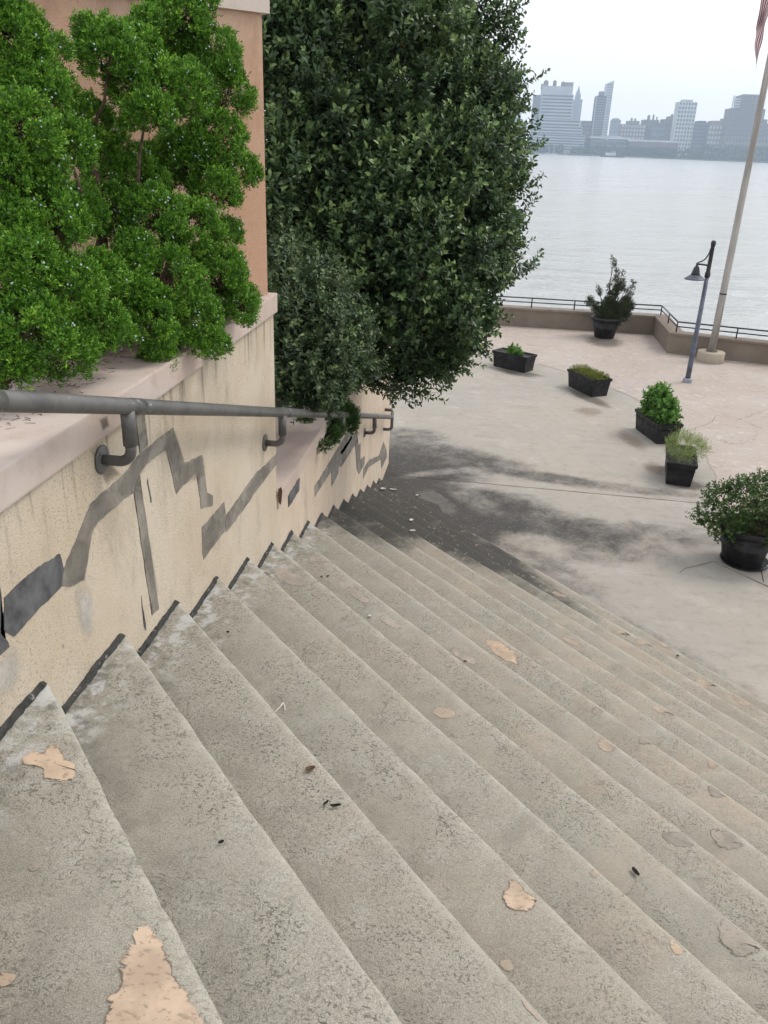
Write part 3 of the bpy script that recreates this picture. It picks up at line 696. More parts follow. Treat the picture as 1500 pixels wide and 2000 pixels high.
def balls(pts, rad, mat, parent):
    bm = bmesh.new(); bmesh.ops.create_icosphere(bm, subdivisions=1, radius=1.0); bm.verts.ensure_lookup_table()
    T = np.array([v.co[:] for v in bm.verts]); G = np.array([[v.index for v in q.verts] for q in bm.faces]); bm.free()
    V = (np.asarray(pts)[:, None] + T[None]*np.asarray(rad)[:, None, None]).reshape(-1, 3); F = (G[None] + (np.arange(len(pts))*len(T))[:, None, None]).reshape(-1, 3)
    return tag(np_obj('berries', V, F, mat, parent, None, True), kind='stuff')
def shoots(P, N, rg, length, nleaf, ll, lw, up=.5, jit=.5, ang=(35, 75), stem_r=.002, tip_light=.45, base_t=(.0, .6)):
    """leafy shoots with leaves in a spiral; returns leaves (V,F,tint)"""
    n = len(P); D = unit(N + np.array([[0, 0, up]]) + rg.normal(size=(n, 3))*jit*.5)
    S, T = frames(D); Ls = rg.uniform(length[0], length[1], n); bt = rg.uniform(base_t[0], base_t[1], n)
    k = np.arange(nleaf); f = (k+.4)/nleaf
    a = rg.uniform(0, 6.28, (n, 1)) + k[None]*2.399 + rg.normal(size=(n, nleaf))*.25
    th = np.radians(ang[1] + (ang[0]-ang[1])*f)[None] + rg.normal(size=(n, nleaf))*.18
    rad = S[:, None]*np.cos(a)[..., None] + T[:, None]*np.sin(a)[..., None]
    ax = unit(D[:, None]*np.cos(th)[..., None] + rad*np.sin(th)[..., None])
    nn = unit(D[:, None]*np.sin(th)[..., None] - rad*np.cos(th)[..., None])
    pos = P[:, None] + D[:, None]*(Ls[:, None]*f[None])[..., None]
    lw_ = rg.uniform(.75, 1.2, (n, nleaf)); l = ll*lw_*(1-.25*f[None]); w = lw*lw_
    V, F = leaves_mesh(pos.reshape(-1, 3), ax.reshape(-1, 3), nn.reshape(-1, 3), l.ravel(), w.ravel())
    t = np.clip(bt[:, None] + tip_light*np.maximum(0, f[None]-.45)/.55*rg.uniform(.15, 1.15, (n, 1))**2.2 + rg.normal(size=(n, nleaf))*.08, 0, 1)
    return V, F, np.repeat(t.ravel(), 2)
def plumes(P, N, rg, length, nb, bl, bw, up=.35, jit=.6, base_t=(.1, .7)):
    """feathery juniper sprays: narrow blades along a short axis"""
    n = len(P); D = unit(N + np.array([[0, 0, up]]) + rg.normal(size=(n, 3))*jit*.6); S, T = frames(D)
    Ls = rg.uniform(length[0], length[1], n); bt = rg.uniform(base_t[0], base_t[1], n)
    f = (np.arange(nb)+.2)/nb
    a = rg.uniform(0, 6.28, (n, 1)) + np.arange(nb)[None]*2.2 + rg.normal(size=(n, nb))*.4
    th = np.radians(58-34*f)[None] + rg.normal(size=(n, nb))*.2
    rad = S[:, None]*np.cos(a)[..., None] + T[:, None]*np.sin(a)[..., None]
    ax = unit(D[:, None]*np.cos(th)[..., None] + rad*np.sin(th)[..., None])
    sd = unit(np.cross(ax, rg.normal(size=ax.shape)))
    pos = P[:, None] + D[:, None]*(Ls[:, None]*f[None])[..., None]
    l = bl*rg.uniform(.7, 1.25, (n, nb))[..., None]; w = bw*rg.uniform(.7, 1.2, (n, nb))[..., None]
    v0 = pos - sd*w*.3; v1 = pos + ax*l*.5 - sd*w*.6; v2 = pos + ax*l; v3 = pos + ax*l*.5 + sd*w*.6
    V = np.stack([v0, v1, v2, v3], 2).reshape(-1, 3); F = np.arange(len(V)).reshape(-1, 4)
    t = np.clip(bt[:, None] + .5*f[None] - .2 + rg.normal(size=(n, nb))*.07, 0, 1)
    return V, F, t.ravel()
def limb(p, q, r0, r1, bend=.12, seed=0, n=7):
    p, q = Vector(p), Vector(q); L = (q-p).length; pts = []
    for i in range(n):
        s = i/(n-1); o = Vector((noise.noise(Vector((s*2.2, seed, 0))), noise.noise(Vector((s*2.2, seed, 7))), noise.noise(Vector((s*2.2, seed, 3)))))
        pts.append(p.lerp(q, s) + o*L*bend*math.sin(math.pi*min(1, s*1.0)))
    return pts, [r0+(r1-r0)*i/(n-1) for i in range(n)]

ML = dict(
    juniper=mat_leaf('juniper_green', (.034, .105, .010), (.095, .245, .018), (.25, .45, .05), .55, .08, .3),
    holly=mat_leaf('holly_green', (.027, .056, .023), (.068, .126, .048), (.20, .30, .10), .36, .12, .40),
    shrub=mat_leaf('grey_green_leaf', (.028, .054, .023), (.064, .110, .045), (.16, .23, .09), .40, .12, .38),
    potjun=mat_leaf('dull_juniper_green', (.022, .034, .012), (.040, .060, .020), (.075, .085, .030), .6, .15, .25),
    fresh=mat_leaf('fresh_green', (.055, .14, .022), (.10, .24, .035), (.19, .36, .07), .5, .3, .35),
    moss=mat_leaf('mossy_yellow_green', (.09, .115, .015), (.16, .19, .025), (.26, .28, .05), .7, .2, .2),
    feather=mat_leaf('feathery_pale_green', (.11, .17, .035), (.20, .27, .07), (.34, .40, .16), .6, .35, .25),
    bush=mat_leaf('mixed_bush_green', (.035, .075, .018), (.065, .13, .028), (.13, .20, .055), .5, .25, .35),
    brown=mat_leaf('dry_brown_twig', (.055, .035, .025), (.11, .07, .05), (.17, .115, .085), .8, .1, .1))
MS['berry'] = plain('pale_blue_juniper_berry', (.42, .52, .50), .6, .3, .2, 60)
MS['red_berry'] = plain('red_holly_berry', (.30, .035, .02), .35, .5, .2, 60)

# ------------------------------------------------------------------ bright juniper in the upper planter
JA, JB = Vector((-.36, 2.2, 0)), Vector((.06, 4.28, 0)); JD = (JB-JA).normalized(); JN = Vector((JD.y, -JD.x, 0))
def jun(x, y, r, off=0.0):
    """lump at a photo position on the juniper's own upright sheet, off metres nearer the stairs; r in photo pixels"""
    p = on_plane(x, y, JA + JN*off, JN); k = r*.98*(p-CAM).dot(CF)/FPX; return (tuple(p), (k*1.05, k, k*1.0))
JL = [jun(*a) for a in [
    (30, 85, 62, -.06), (62, 165, 56, -.02), (5, 30, 45, -.08), (112, 100, 24, -.1), (112, 175, 34, -.1), (170, 62, 26, -.12), (215, 110, 56, -.06), (265, 105, 46, -.1), (288, 45, 26, -.12), (345, 45, 55, -.1), (368, -20, 55, -.1), (405, 110, 58, -.04), (440, 185, 50, .0), (350, 190, 62, .06), (285, 225, 48, .04), (255, 170, 44, -.06),
    (425, 280, 52, .02), (468, 338, 36, .05), (420, 375, 46, .04), (375, 300, 44, -.06),
    (40, 265, 70, .04), (125, 290, 52, .0), (70, 350, 56, .02), (10, 340, 50, .02),
    (90, 440, 66, .06), (20, 440, 50, .04), (35, 530, 66, .1), (120, 560, 72, .12), (55, 655, 78, .14), (195, 545, 46, .06), (195, 650, 56, .13), (125, 695, 56, .14), (20, 715, 50, .12),
    (300, 425, 52, .02), (375, 455, 54, .06), (265, 500, 42, .02), (330, 560, 66, .11), (420, 540, 56, .09), (370, 640, 60, .13), (285, 640, 52, .12), (450, 605, 46, .1), (478, 588, 26, .09), (265, 575, 40, .08), (310, 700, 30, .13), (415, 680, 30, .12),
    (225, 330, 56, -.24), (200, 420, 56, -.2), (270, 360, 50, -.2), (170, 250, 50, -.24), (320, 330, 50, -.22), (235, 600, 60, -.1), (150, 420, 50, -.16), (330, 120, 60, -.2), (440, 460, 30, -.02)]]
jp = thing('juniper_shrub', 'bright green juniper with pale berries spilling over the pink coping, nearest the camera', 'shrub')
rg = np.random.default_rng(3)
JS = sub_lumps(JL, 120, .14, rg, 1.3, .97, (.92, 1.08), -.55)
P, N, I = lump_points(JS, 82000, rg, .66, (.35, 1.05))
lt = rg.normal(size=len(JS))*.13
V, F, t = plumes(P, N, rg, (.012, .028), 7, .0130, .0046, .8, .6)
t = np.clip(t + np.repeat(lt[I], 7), 0, 1)
print('juniper plumes', len(P))
np_obj('foliage', V, F, ML['juniper'], jp, {'tint': t})
sel = np.repeat(rg.choice(len(P), 900, replace=False), 2); q = P[sel] + N[sel]*rg.uniform(.022, .042, (len(sel), 1)) + rg.normal(size=(len(sel), 3))*.008
balls(q, rg.uniform(.0026, .0044, len(sel)), MS['berry'], jp)
Pq, Nq, Iq = lump_points([(c, np.array(R)*.62) for c, R in JL], 12000, rg, .5, (.3, 1.0)); Vq, Fq, tq = plumes(Pq, Nq, rg, (.02, .05), 6, .024, .004, .3, 1.2, (0, .6)); np_obj('inner_twigs', Vq, Fq, ML['brown'], jp, {'tint': tq})
for i, l in enumerate(JL[::2]):
    c = Vector(l[0]); b = Vector((-.42+.12*noise.noise(c*3), min(4.0, c.y+.05), 3.32)); pts, rr = limb(b, c, .018, .004, .18, i)
    bm_obj('stem', tube(pts, rr, 6), MS['bark'], jp, True)

# ------------------------------------------------------------------ tall dark holly overhanging the stairs
ht = thing('holly_tree', 'tall dark green holly tree overhanging the lower stairs, sky showing through its edge', 'tree', None, (-.75, 8.0, 2.05))
rg = np.random.default_rng(5)
def hol(x, y, r, v):
    p = on_y(x, y, v); k = r*(p-CAM).dot(CF)/FPX; return (tuple(p), (k, k, k))
HL = [hol(*a) for a in [
    (575, 60, 95, 7.0), (700, 50, 100, 7.2), (820, 60, 95, 7.6), (850, 95, 74, 8.0), (905, 110, 36, 8.2), (930, 150, 40, 8.4), (575, 190, 95, 6.9), (690, 170, 85, 7.1), (800, 190, 92, 7.4), (900, 190, 82, 7.9), (945, 215, 44, 8.3), (965, 265, 34, 8.5),
    (570, 320, 95, 6.8), (660, 300, 88, 6.9), (770, 330, 90, 7.2), (870, 310, 88, 7.6), (945, 320, 62, 8.1), (980, 340, 30, 8.4), (570, 450, 90, 6.7), (670, 420, 95, 6.8), (780, 440, 95, 7.0), (880, 430, 92, 7.4), (955, 420, 58, 7.9), (980, 440, 30, 8.3),
    (640, 540, 95, 6.8), (750, 540, 100, 7.0), (850, 540, 98, 7.2), (940, 510, 62, 7.7), (975, 490, 32, 8.0), (700, 620, 80, 7.2), (800, 630, 92, 7.2), (885, 610, 72, 7.4), (925, 600, 38, 7.6), (760, 690, 60, 7.6), (830, 690, 55, 7.6), (890, 665, 48, 7.6), (800, 720, 34, 7.8), (850, 715, 34, 7.7), (925, 650, 30, 7.6),
    (650, -60, 110, 7.4), (790, -70, 110, 7.7), (830, -10, 66, 8.1), (560, -60, 90, 7.2), (690, 250, 70, 8.4), (860, 250, 80, 8.9), (930, 380, 70, 9.0), (800, 400, 90, 8.6), (700, 500, 90, 8.2), (860, 590, 70, 8.4), (620, 150, 90, 8.4), (760, 100, 90, 8.8), (640, 640, 70, 7.6), (560, 600, 80, 7.6)]]
HL = [(c, tuple(np.array(R)*rg.uniform(.72, 1.0))) for c, R in HL]
HS = sub_lumps(HL, 13, .24, rg, 2.0, .92, (.60, 1.42))
P, N, I = lump_points(HS, 3000, rg, .62, (.15, 1.05))
print('holly shoots', len(P))
V, F, t = shoots(P, N, rg, (.10, .23), 12, .062, .029, 1.1, .7, (28, 72), tip_light=1.15, base_t=(.02, .55))
lt = rg.normal(size=len(HS))*.16; t = np.clip(t + np.repeat(lt[I], 24), 0, 1)
# single leaves deep in the crown
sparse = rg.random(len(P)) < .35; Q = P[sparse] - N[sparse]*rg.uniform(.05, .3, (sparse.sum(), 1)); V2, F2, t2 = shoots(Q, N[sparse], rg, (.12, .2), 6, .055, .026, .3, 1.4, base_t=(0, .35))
# loose leading shoots that break the outline
EDGE = [(955, 70, 8.4), (985, 60, 8.5), (1000, 105, 8.6), (1010, 75, 8.6), (1025, 165, 8.6), (1005, 150, 8.5), (1030, 220, 8.6), (1035, 215, 8.5), (1020, 265, 8.6), (1035, 300, 8.6), (1025, 340, 8.6), (1020, 390, 8.4), (1025, 420, 8.4), (1010, 460, 8.2), (1020, 485, 8.2), (1000, 520, 8.1), (985, 545, 8.0), (960, 575, 7.8), (960, 610, 7.7), (955, 640, 7.7), (930, 675, 7.7), (905, 690, 7.7), (870, 735, 7.8), (845, 745, 7.8), (790, 745, 7.8), (765, 750, 7.9), (810, 740, 7.8), (1005, 30, 8.5), (975, 20, 8.4), (940, 20, 8.3)]
EP = []; EN = []; SPR = []
EDGE += [(x+rg.normal()*14-8, y+rg.normal()*14+20, v+rg.normal()*.15) for (x, y, v) in EDGE]
for (x, y, v) in EDGE:
    sl = rg.uniform(10, 60); reach = rg.uniform(85, 140); tp = on_y(x-4, y, v); bs = on_y(x-4-reach, y+(sl if y < 600 else -sl), v-.1); SPR.append((bs, tp))
    for j in range(11):
        e = rg.random()**1.1; p = tp.lerp(bs, e) + Vector(rg.normal(size=3)*(.012+.035*e)); EP.append(p[:]); EN.append((.75+rg.normal()*.25, rg.normal()*.3, (.35 if y < 600 else -.45)+rg.normal()*.2))
V3, F3, t3 = shoots(np.array(EP), unit(np.array(EN)), rg, (.14, .27), 14, .058, .028, .35, .4, base_t=(.1, .6))
VV = np.concatenate([V, V2, V3]); FF = np.concatenate([F, F2+len(V), F3+len(V)+len(V2)]); tt = np.concatenate([t, t2, t3])
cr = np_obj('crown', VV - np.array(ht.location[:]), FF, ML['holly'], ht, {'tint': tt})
bm = bmesh.new()
for j, (dx, dy) in enumerate(((0, 0), (.12, .1), (-.1, .15))):
    pts, rr = limb((dx, dy, -.15), (dx*3, dy*2-.2, 2.6+.2*j), .06, .02, .06, j*3, 10); tube_into(bm, pts, rr, 8)
bm_obj('trunk', bm, MS['bark'], ht, True)
for i, l in enumerate(HL):
    c = Vector(l[0]) - ht.location; b = Vector((.02, 0, min(2.2, max(.1, c.z*.45)))); pts, rr = limb(b, c, .02, .004, .1, i+20); bm_obj('branch', tube(pts, rr, 6), MS['bark'], ht, True)
for i, (q0, q1) in enumerate(SPR):
    pts, rr = limb(q0-ht.location, q1-ht.location, .005, .0015, .05, i+200, 5); bm_obj('twig', tube(pts, rr, 5), MS['bark'], ht, True)
sel = rg.choice(len(P), 160, replace=False); balls(P[sel]+N[sel]*.05-np.array(ht.location[:]), np.full(160, .008), MS['red_berry'], ht)

# smaller-leaved shrub in front of the holly
sh = thing('small_leaved_shrub', 'small grey green leafy shrub below the holly, beside the end of the near wall', 'shrub', None, (-.75, 6.0, 2.05))
rg = np.random.default_rng(7)
SL = [hol(*a) for a in [(560, 610, 55, 5.5), (610, 600, 45, 5.6), (560, 680, 60, 5.4), (620, 660, 55, 5.5), (665, 640, 36, 5.7), (690, 650, 28, 5.8), (570, 740, 48, 5.3), (625, 725, 50, 5.4), (670, 690, 36, 5.7), (600, 765, 34, 5.3), (560, 550, 40, 5.8), (655, 735, 30, 5.6), (640, 770, 20, 5.5), (545, 520, 40, 6.2), (600, 540, 45, 6.3), (700, 700, 30, 6.1), (640, 590, 40, 6.0)]]
P, N, I = lump_points(sub_lumps(SL, 15, .27, rg, 1.9, .9, (.55, 1.5)), 6500, rg, .64, (.2, 1.05)); print('shrub shoots', len(P))
V, F, t = shoots(P, N, rg, (.08, .16), 12, .042, .019, .8, .8, base_t=(.0, .6), tip_light=.8)
np_obj('foliage', V - np.array(sh.location[:]), F, ML['shrub'], sh, {'tint': t})
for i, l in enumerate(SL):
    c = Vector(l[0]) - sh.location; pts, rr = limb((0, 0, 0), c, .012, .003, .15, i+50); bm_obj('stem', tube(pts, rr, 6), MS['bark'], sh, True)
# creeping juniper hanging over the lower coping, round the rail
cj = thing('creeping_juniper', 'short dark creeping juniper sprigs hanging over the lower coping onto the handrail', 'shrub')
rg = np.random.default_rng(9)
def crp(x, y, r, X): p = on_x(x, y, X); k = r*(p-CAM).dot(CF)/FPX; return (tuple(p), (k, k, k))
CL = [crp(*a) for a in [(620, 826, 22, -.12), (598, 832, 16, -.15), (645, 808, 22, -.02), (668, 802, 18, .06), (682, 812, 15, .12), (684, 830, 12, .13), (655, 832, 15, .05), (650, 850, 12, .06), (633, 872, 7, .05), (640, 797, 14, -.06), (605, 815, 12, -.2)]]
P, N, I = lump_points(CL, 75000, rg, .8, (.55, 1.05))
V, F, t = plumes(P, N, rg, (.025, .05), 9, .022, .0065, .25)
np_obj('foliage', V, F, mat_leaf('creeping_juniper_green', (.022, .055, .016), (.045, .10, .024), (.10, .18, .045), .5, .2, .3), cj, {'tint': t})
for a, b in (((-.3, 5.9, 2.08), CL[0][0]), ((-.25, 6.2, 2.08), CL[2][0]), (CL[2][0], CL[4][0]), (CL[6][0], CL[8][0])):
    pts, rr = limb(a, b, .008, .004, .15, 4); bm_obj('stem', tube(pts, rr, 6), MS['bark'], cj, True)
# fallen needles and twigs on the copings
rg = np.random.default_rng(15)
Pn = np.stack([rg.uniform(-.38, -.12, 420), rg.uniform(2.0, 3.6, 420), np.full(420, 3.3735)], 1); an = rg.uniform(0, 6.28, 420); Dn = np.stack([np.cos(an), np.sin(an), np.zeros(420)], 1); Sn = np.stack([-np.sin(an), np.cos(an), np.zeros(420)], 1); Ln = rg.uniform(.01, .035, (420, 1))
Vn = np.stack([Pn-Sn*.0012, Pn+Dn*Ln-Sn*.0008, Pn+Dn*Ln+Sn*.0008+np.array([[0, 0, .002]]), Pn+Sn*.0012], 1).reshape(-1, 3)
o = np_obj('fallen_needles', Vn, np.arange(len(Vn)).reshape(-1, 4), ML['brown'], None, {'tint': rg.random(420)}); tag(o, 'dry brown juniper needles scattered on the near pink coping', 'leaf litter', None, 'stuff')

# ------------------------------------------------------------------ parapet and railing at the water's edge
par = thing('parapet_wall', 'low brown parapet wall with a step back along the river edge of the plaza', 'wall')
segs = [((-14, 21.53), (5.345, 21.53)), ((5.345, 21.53), (5.345, 19.49)), ((5.345, 19.49), (24, 14.65))]
PO = [Vector(PARA[0]), Vector(PARA[1]), Vector(PARA[2]), Vector(PARA[3])]
def offs(poly, t):
    out = []
    for i, p in enumerate(poly):
        d0 = (p-poly[i-1]).normalized() if i else (poly[1]-p).normalized(); d1 = (poly[i+1]-p).normalized() if i < len(poly)-1 else d0
        n0 = Vector((-d0.y, d0.x)); n1 = Vector((-d1.y, d1.x)); m = (n0+n1).normalized(); out.append(p + m*(t/max(.3, m.dot(n0))))
    return out
IN, OUT = offs(PO, 0), offs(PO, .30); IC, OC = offs(PO, -.025), offs(PO, .33)
for i in range(3):
    bm = bmesh.new(); prism_bm(bm, [IN[i], IN[i+1], OUT[i+1], OUT[i]], -4.5, .425); bm_obj('wall_face', bm, MS['parapet'], par)
    bm = bmesh.new(); prism_bm(bm, [IC[i], IC[i+1], OC[i+1], OC[i]], .4255, .475); bm_obj('coping', bm, plain('parapet_coping_paint', (.23, .20, .165), .8, .3, .15, 5) if i == 0 else par.children[1].data.materials[0], par)
rl = thing('railing', 'dark two-bar metal railing standing on the brown parapet above the water', 'railing')
MID = offs(PO, .14)
for i in range(3):
    for z in (.60, .705):
        bm_obj('bar', tube([(*MID[i], z), (*MID[i+1], z)], .014 if z < .7 else .017, 8), MS['black_metal'], rl, True)
def rpost(p): bm_obj('post', tube([(p.x, p.y, .475), (p.x, p.y, .705)], .016, 8), MS['black_metal'], rl, True)
for i in range(1, 14): rpost(MID[1] + (MID[0]-MID[1]).normalized()*(1.07*i))
rpost(MID[1]); rpost(MID[1].lerp(MID[2], .5)); rpost(MID[2])
for i in range(1, 12): rpost(MID[2] + (MID[3]-MID[2]).normalized()*(1.28*i))

# ------------------------------------------------------------------ planter troughs
def trough(corner, left, wid, label, h=.335):
    c, l = Vector(corner), Vector(left); d = (l-c); Lb = d.length; d.normalize(); n = Vector((d.y, -d.x))
    ctr = c + d*Lb/2 + n*wid/2; a = math.atan2(d.y, d.x)
    t = thing('trough_planter', label, 'planter', 'black trough planters set along the arc of the plaza', (ctr.x, ctr.y, 0)); t.rotation_euler = (0, 0, a)
    def ringbox(L0, W0, z0, L1, W1, z1, inner0, inner1):
        bm = bmesh.new()
        def rect(L, W, z): return [bm.verts.new((sx*L/2, sy*W/2, z)) for sx, sy in ((-1, -1), (1, -1), (1, 1), (-1, 1))]
        o0, o1 = rect(L0, W0, z0), rect(L1, W1, z1); i1, i0 = rect(L1-inner1, W1-inner1, z1), rect(L0-inner0, W0-inner0, z0+.02)
        for A, B in ((o0, o1), (o1, i1), (i1, i0)):
            for j in range(4): bm.faces.new((A[j], A[(j+1) % 4], B[(j+1) % 4], B[j]))
        bm.faces.new(o0[::-1]); bm.faces.new(i0)
        es = [e for e in bm.edges]
        bmesh.ops.bevel(bm, geom=es, offset=.006, segments=2, affect='EDGES'); return bm
    L, W = Lb, wid
    bm_obj('body', ringbox(L*.985, W*.97, 0.0, L*1.05, W*1.12, h-.045, .03, .03), MS['black_plastic'], t)
    bm_obj('rim', ringbox(L*1.09, W*1.2, h-.055, L*1.11, W*1.24, h, .10, .06), MS['black_plastic'], t)
    bm_obj('band', ringbox(L*1.055, W*1.115, h*.66, L*1.065, W*1.135, h*.66+.018, .06, .06), MS['black_plastic'], t)
    bm = bmesh.new(); bmesh.ops.create_grid(bm, x_segments=16, y_segments=8, size=.5)
    for v in bm.verts: v.co = Vector((v.co.x*L*1.02, v.co.y*W*1.06, h-.06+.012*noise.noise(v.co*14)))
    bm_obj('soil', bm, MS['soil'], t)
    return t, ctr, a
T1 = trough((2.044, 16.739), (1.406, 17.164), .34, 'black trough planter with bare soil and one small green tuft, farthest from the stairs')
T2 = trough((3.239, 15.273), (2.864, 15.969), .36, 'black trough planter filled with low mossy yellow green plants')
T3 = trough((4.016, 12.783), (3.797, 13.536), .35, 'black trough planter holding a bushy bright green leafy plant')
T4 = trough((3.865, 11.06), (3.985, 11.83), .335, 'black trough planter holding feathery pale green foliage, its short end facing the stairs')
# T4 is measured from its right front corner, so its body runs to the left of the line
def plant_thing(name, label, loc): return thing(name, label, 'plant', None, loc)
def loc_pts(T, n, rg, fx=.46, fy=.42, hz=(.28, .30), L=.8, W=.36):
    c, a = T[1], T[2]; x = rg.uniform(-fx, fx, n)*L; y = rg.uniform(-fy, fy, n)*W
    return np.stack([c.x+x*math.cos(a)-y*math.sin(a), c.y+x*math.sin(a)+y*math.cos(a), rg.uniform(hz[0], hz[1], n)], 1)
def leafy(name, label, T, lumps, mat, per, ll, lw, seed, nl=10, ln=(.05, .11), up=.6, stems=True, jit=.9):
    rg = np.random.default_rng(seed); c = T[1] if isinstance(T, tuple) else T
    o = plant_thing(name, label, (c.x, c.y, .28)); org = np.array(o.location[:])
    P, N, I = lump_points(lumps, per, rg, .85, (.45, 1.08)); V, F, t = shoots(P, N, rg, ln, nl, ll, lw, up, jit, base_t=(.05, .75))
    np_obj('leaves', V-org, F, mat, o, {'tint': t})
    for i, l in enumerate(lumps if stems else []):
        q = Vector(l[0])-o.location; pts, rr = limb((q.x*.25, q.y*.25, 0), q, .006, .002, .12, i+seed); bm_obj('stem', tube(pts, rr, 5), MS['bark'], o, True)
    return o
def lat(T, x, y, z, r): c, a = T[1], T[2]; return ((c.x+x*math.cos(a)-y*math.sin(a), c.y+x*math.sin(a)+y*math.cos(a), z), r)
leafy('potted_plant', 'small bright green leafy tuft growing from the soil of the farthest trough', T1, [lat(T1, .02, .02, .36, .09), lat(T1, -.10, .03, .34, .08), lat(T1, .10, -.02, .34, .06)], ML['fresh'], 5200, .055, .028, 31, 8, (.03, .07))
leafy('potted_plant', 'dense mound of mossy yellow green plants filling a trough', T2, [lat(T2, x, y, .33+.015*math.sin(x*20), (.11, .11, .07)) for x in (-.32, -.22, -.1, .02, .14, .26, .34) for y in (-.09, .08)], ML['moss'], 16000, .016, .008, 32, 8, (.02, .05), .9, False)
leafy('potted_plant', 'bushy bright green plant with toothed leaves growing tall in a trough', T3, [lat(T3, x, y, z, r) for x, y, z, r in ((-.05, .0, .48, .19), (.15, .02, .52, .17), (-.22, -.02, .44, .15), (.25, .05, .42, .12), (.02, .05, .66, .13), (-.12, .0, .62, .12), (-.3, .0, .36, .1), (.14, -.05, .68, .08))], ML['fresh'], 5200, .055, .03, 33, 9, (.05, .12))
# feathery plant
rg = np.random.default_rng(34); o = plant_thing('potted_plant', 'airy mound of feathery pale green fronds spilling from the nearest trough', (T4[1].x, T4[1].y, .28)); org = np.array(o.location[:])
lum = [lat(T4, x, y, z, r) for x, y, z, r in ((-.15, .0, .40, .16), (.0, .0, .46, .18), (.17, .0, .44, .18), (.05, -.12, .44, .17), (.2, -.15, .40, .15), (.1, -.24, .38, .13), (-.05, .08, .44, .14))]
P, N, I = lump_points(lum, 9000, rg, .7, (.3, 1.1)); V, F, t = plumes(P, N, rg, (.05, .11), 10, .022, .0045, .7, .8, (.1, .9)); np_obj('fronds', V-org, F, ML['feather'], o, {'tint': t})
# ------------------------------------------------------------------ round pots
def round_pot(x, y, r0, r1, h, label, seg=40):
    t = thing('round_pot', label, 'planter', None, (x, y, 0))
    bm_obj('body', lathe([(r0*.97, 0), (r0, .01), (r0+(r1-r0)*.42, h*.45), (r0+(r1-r0)*.44+.012, h*.47), (r0+(r1-r0)*.5+.012, h*.53), (r0+(r1-r0)*.5, h*.55), (r1*.97, h*.86)], seg), MS['black_plastic'], t, True)
    bm_obj('rim', lathe([(r1*.95, h*.84), (r1*1.04, h*.85), (r1*1.09, h*.90), (r1*1.09, h*.96), (r1*1.05, h), (r1*.97, h), (r1*.94, h*.95), (r1*.92, h*.8)], seg), MS['black_plastic'], t, True)
    bm = bmesh.new(); bmesh.ops.create_circle(bm, cap_ends=True, segments=28, radius=r1*.935); bmesh.ops.translate(bm, vec=(0, 0, h*.87), verts=bm.verts); bm_obj('soil', bm, MS['soil'], t)
    return t
JP = (4.07, 20.85)
round_pot(JP[0], JP[1], .235, .345, .50, 'large round black pot before the brown parapet, holding a dark juniper')
rg = np.random.default_rng(41); o = plant_thing('potted_juniper', 'dark dull green juniper with upswept branches and a curled tip in the far pot', (JP[0], JP[1], .44)); org = np.array(o.location[:])
def pj(x, y, r): p = on_y(x, y, JP[1]); k = r*(p-CAM).dot(CF)/FPX; return (tuple(p), (k, k, k))
jl = [pj(*a) for a in [(1190, 618, 17), (1208, 610, 18), (1178, 605, 13), (1165, 600, 8), (1155, 590, 6), (1149, 583, 4), (1218, 592, 13), (1198, 590, 12), (1228, 598, 8), (1210, 568, 11), (1200, 575, 9), (1182, 588, 7), (1172, 572, 4.5), (1168, 564, 3.5), (1229, 575, 5), (1235, 562, 4), (1237, 552, 4), (1207, 548, 8), (1203, 528, 6), (1199, 514, 4), (1197, 504, 3.5), (1216, 550, 5), (1222, 566, 5), (1192, 560, 4), (1218, 616, 10), (1200, 625, 12), (1188, 572, 4), (1215, 535, 4)]]
jl += [((c[0][0]+rg.normal()*.06, c[0][1]+(.12 if i % 2 else -.12), c[0][2]-.02), tuple(np.array(c[1])*.8)) for i, c in enumerate(jl[:10])]
P, N, I = lump_points(sub_lumps(jl, 6, .42, rg, 1.5, .9), 13000, rg, .6, (.3, 1.1)); V, F, t = plumes(P, N, rg, (.03, .07), 7, .026, .010, .7, .7, (0, .9)); np_obj('foliage', V-org, F, ML['potjun'], o, {'tint': t})
for i, l in enumerate(jl[:28]):
    q = Vector(l[0])-o.location; pts, rr = limb((q.x*.1, q.y*.1, -.02), q, .016, .004, .1, i+90); bm_obj('stem', tube(pts, rr, 6), MS['bark'], o, True)
BP = (4.315, 8.80)
bp = round_pot(BP[0], BP[1], .215, .30, .46, 'round black pot at the slab corner beside the stairs, holding a big mixed bush')
sc = thing('plant_saucer', 'shallow black saucer with a white sticker under the near round pot', 'saucer', None, (BP[0]+.03, BP[1]-.01, .0))
bm_obj('dish', lathe([(.0, .002), (.225, .002), (.262, .035), (.268, .036), (.255, .018), (.22, .0095), (.0, .0095)], 40), MS['black_plastic'], sc, True)
stk = plain('white_sticker', (.75, .76, .78), .5, .4, .05, 20)
bm = bmesh.new(); a0 = math.radians(-62); prev = None
for i in range(9):
    a = a0 + math.radians(44)*i/8; w = math.sin(math.pi*(i+.6)/9.2)
    row = (bm.verts.new((.2315*math.cos(a), .2315*math.sin(a), .020)), bm.verts.new(((.2315+.036*w)*math.cos(a), (.2315+.036*w)*math.sin(a), .0205+.028*w)))
    if prev: bm.faces.new((prev[0], row[0], row[1], prev[1]))
    prev = row
bm_obj('sticker', bm, stk, sc)
bm = bmesh.new(); a = a0+math.radians(20); r = bmesh.ops.create_circle(bm, cap_ends=True, segments=10, radius=.009); 
for v in bm.verts: v.co = Vector((.252*math.cos(a)+v.co.x*.8, .252*math.sin(a)+v.co.y*1.3, .0475+ v.co.x*.5))
bm_obj('printed_mark', bm, MS['black_metal'], sc)
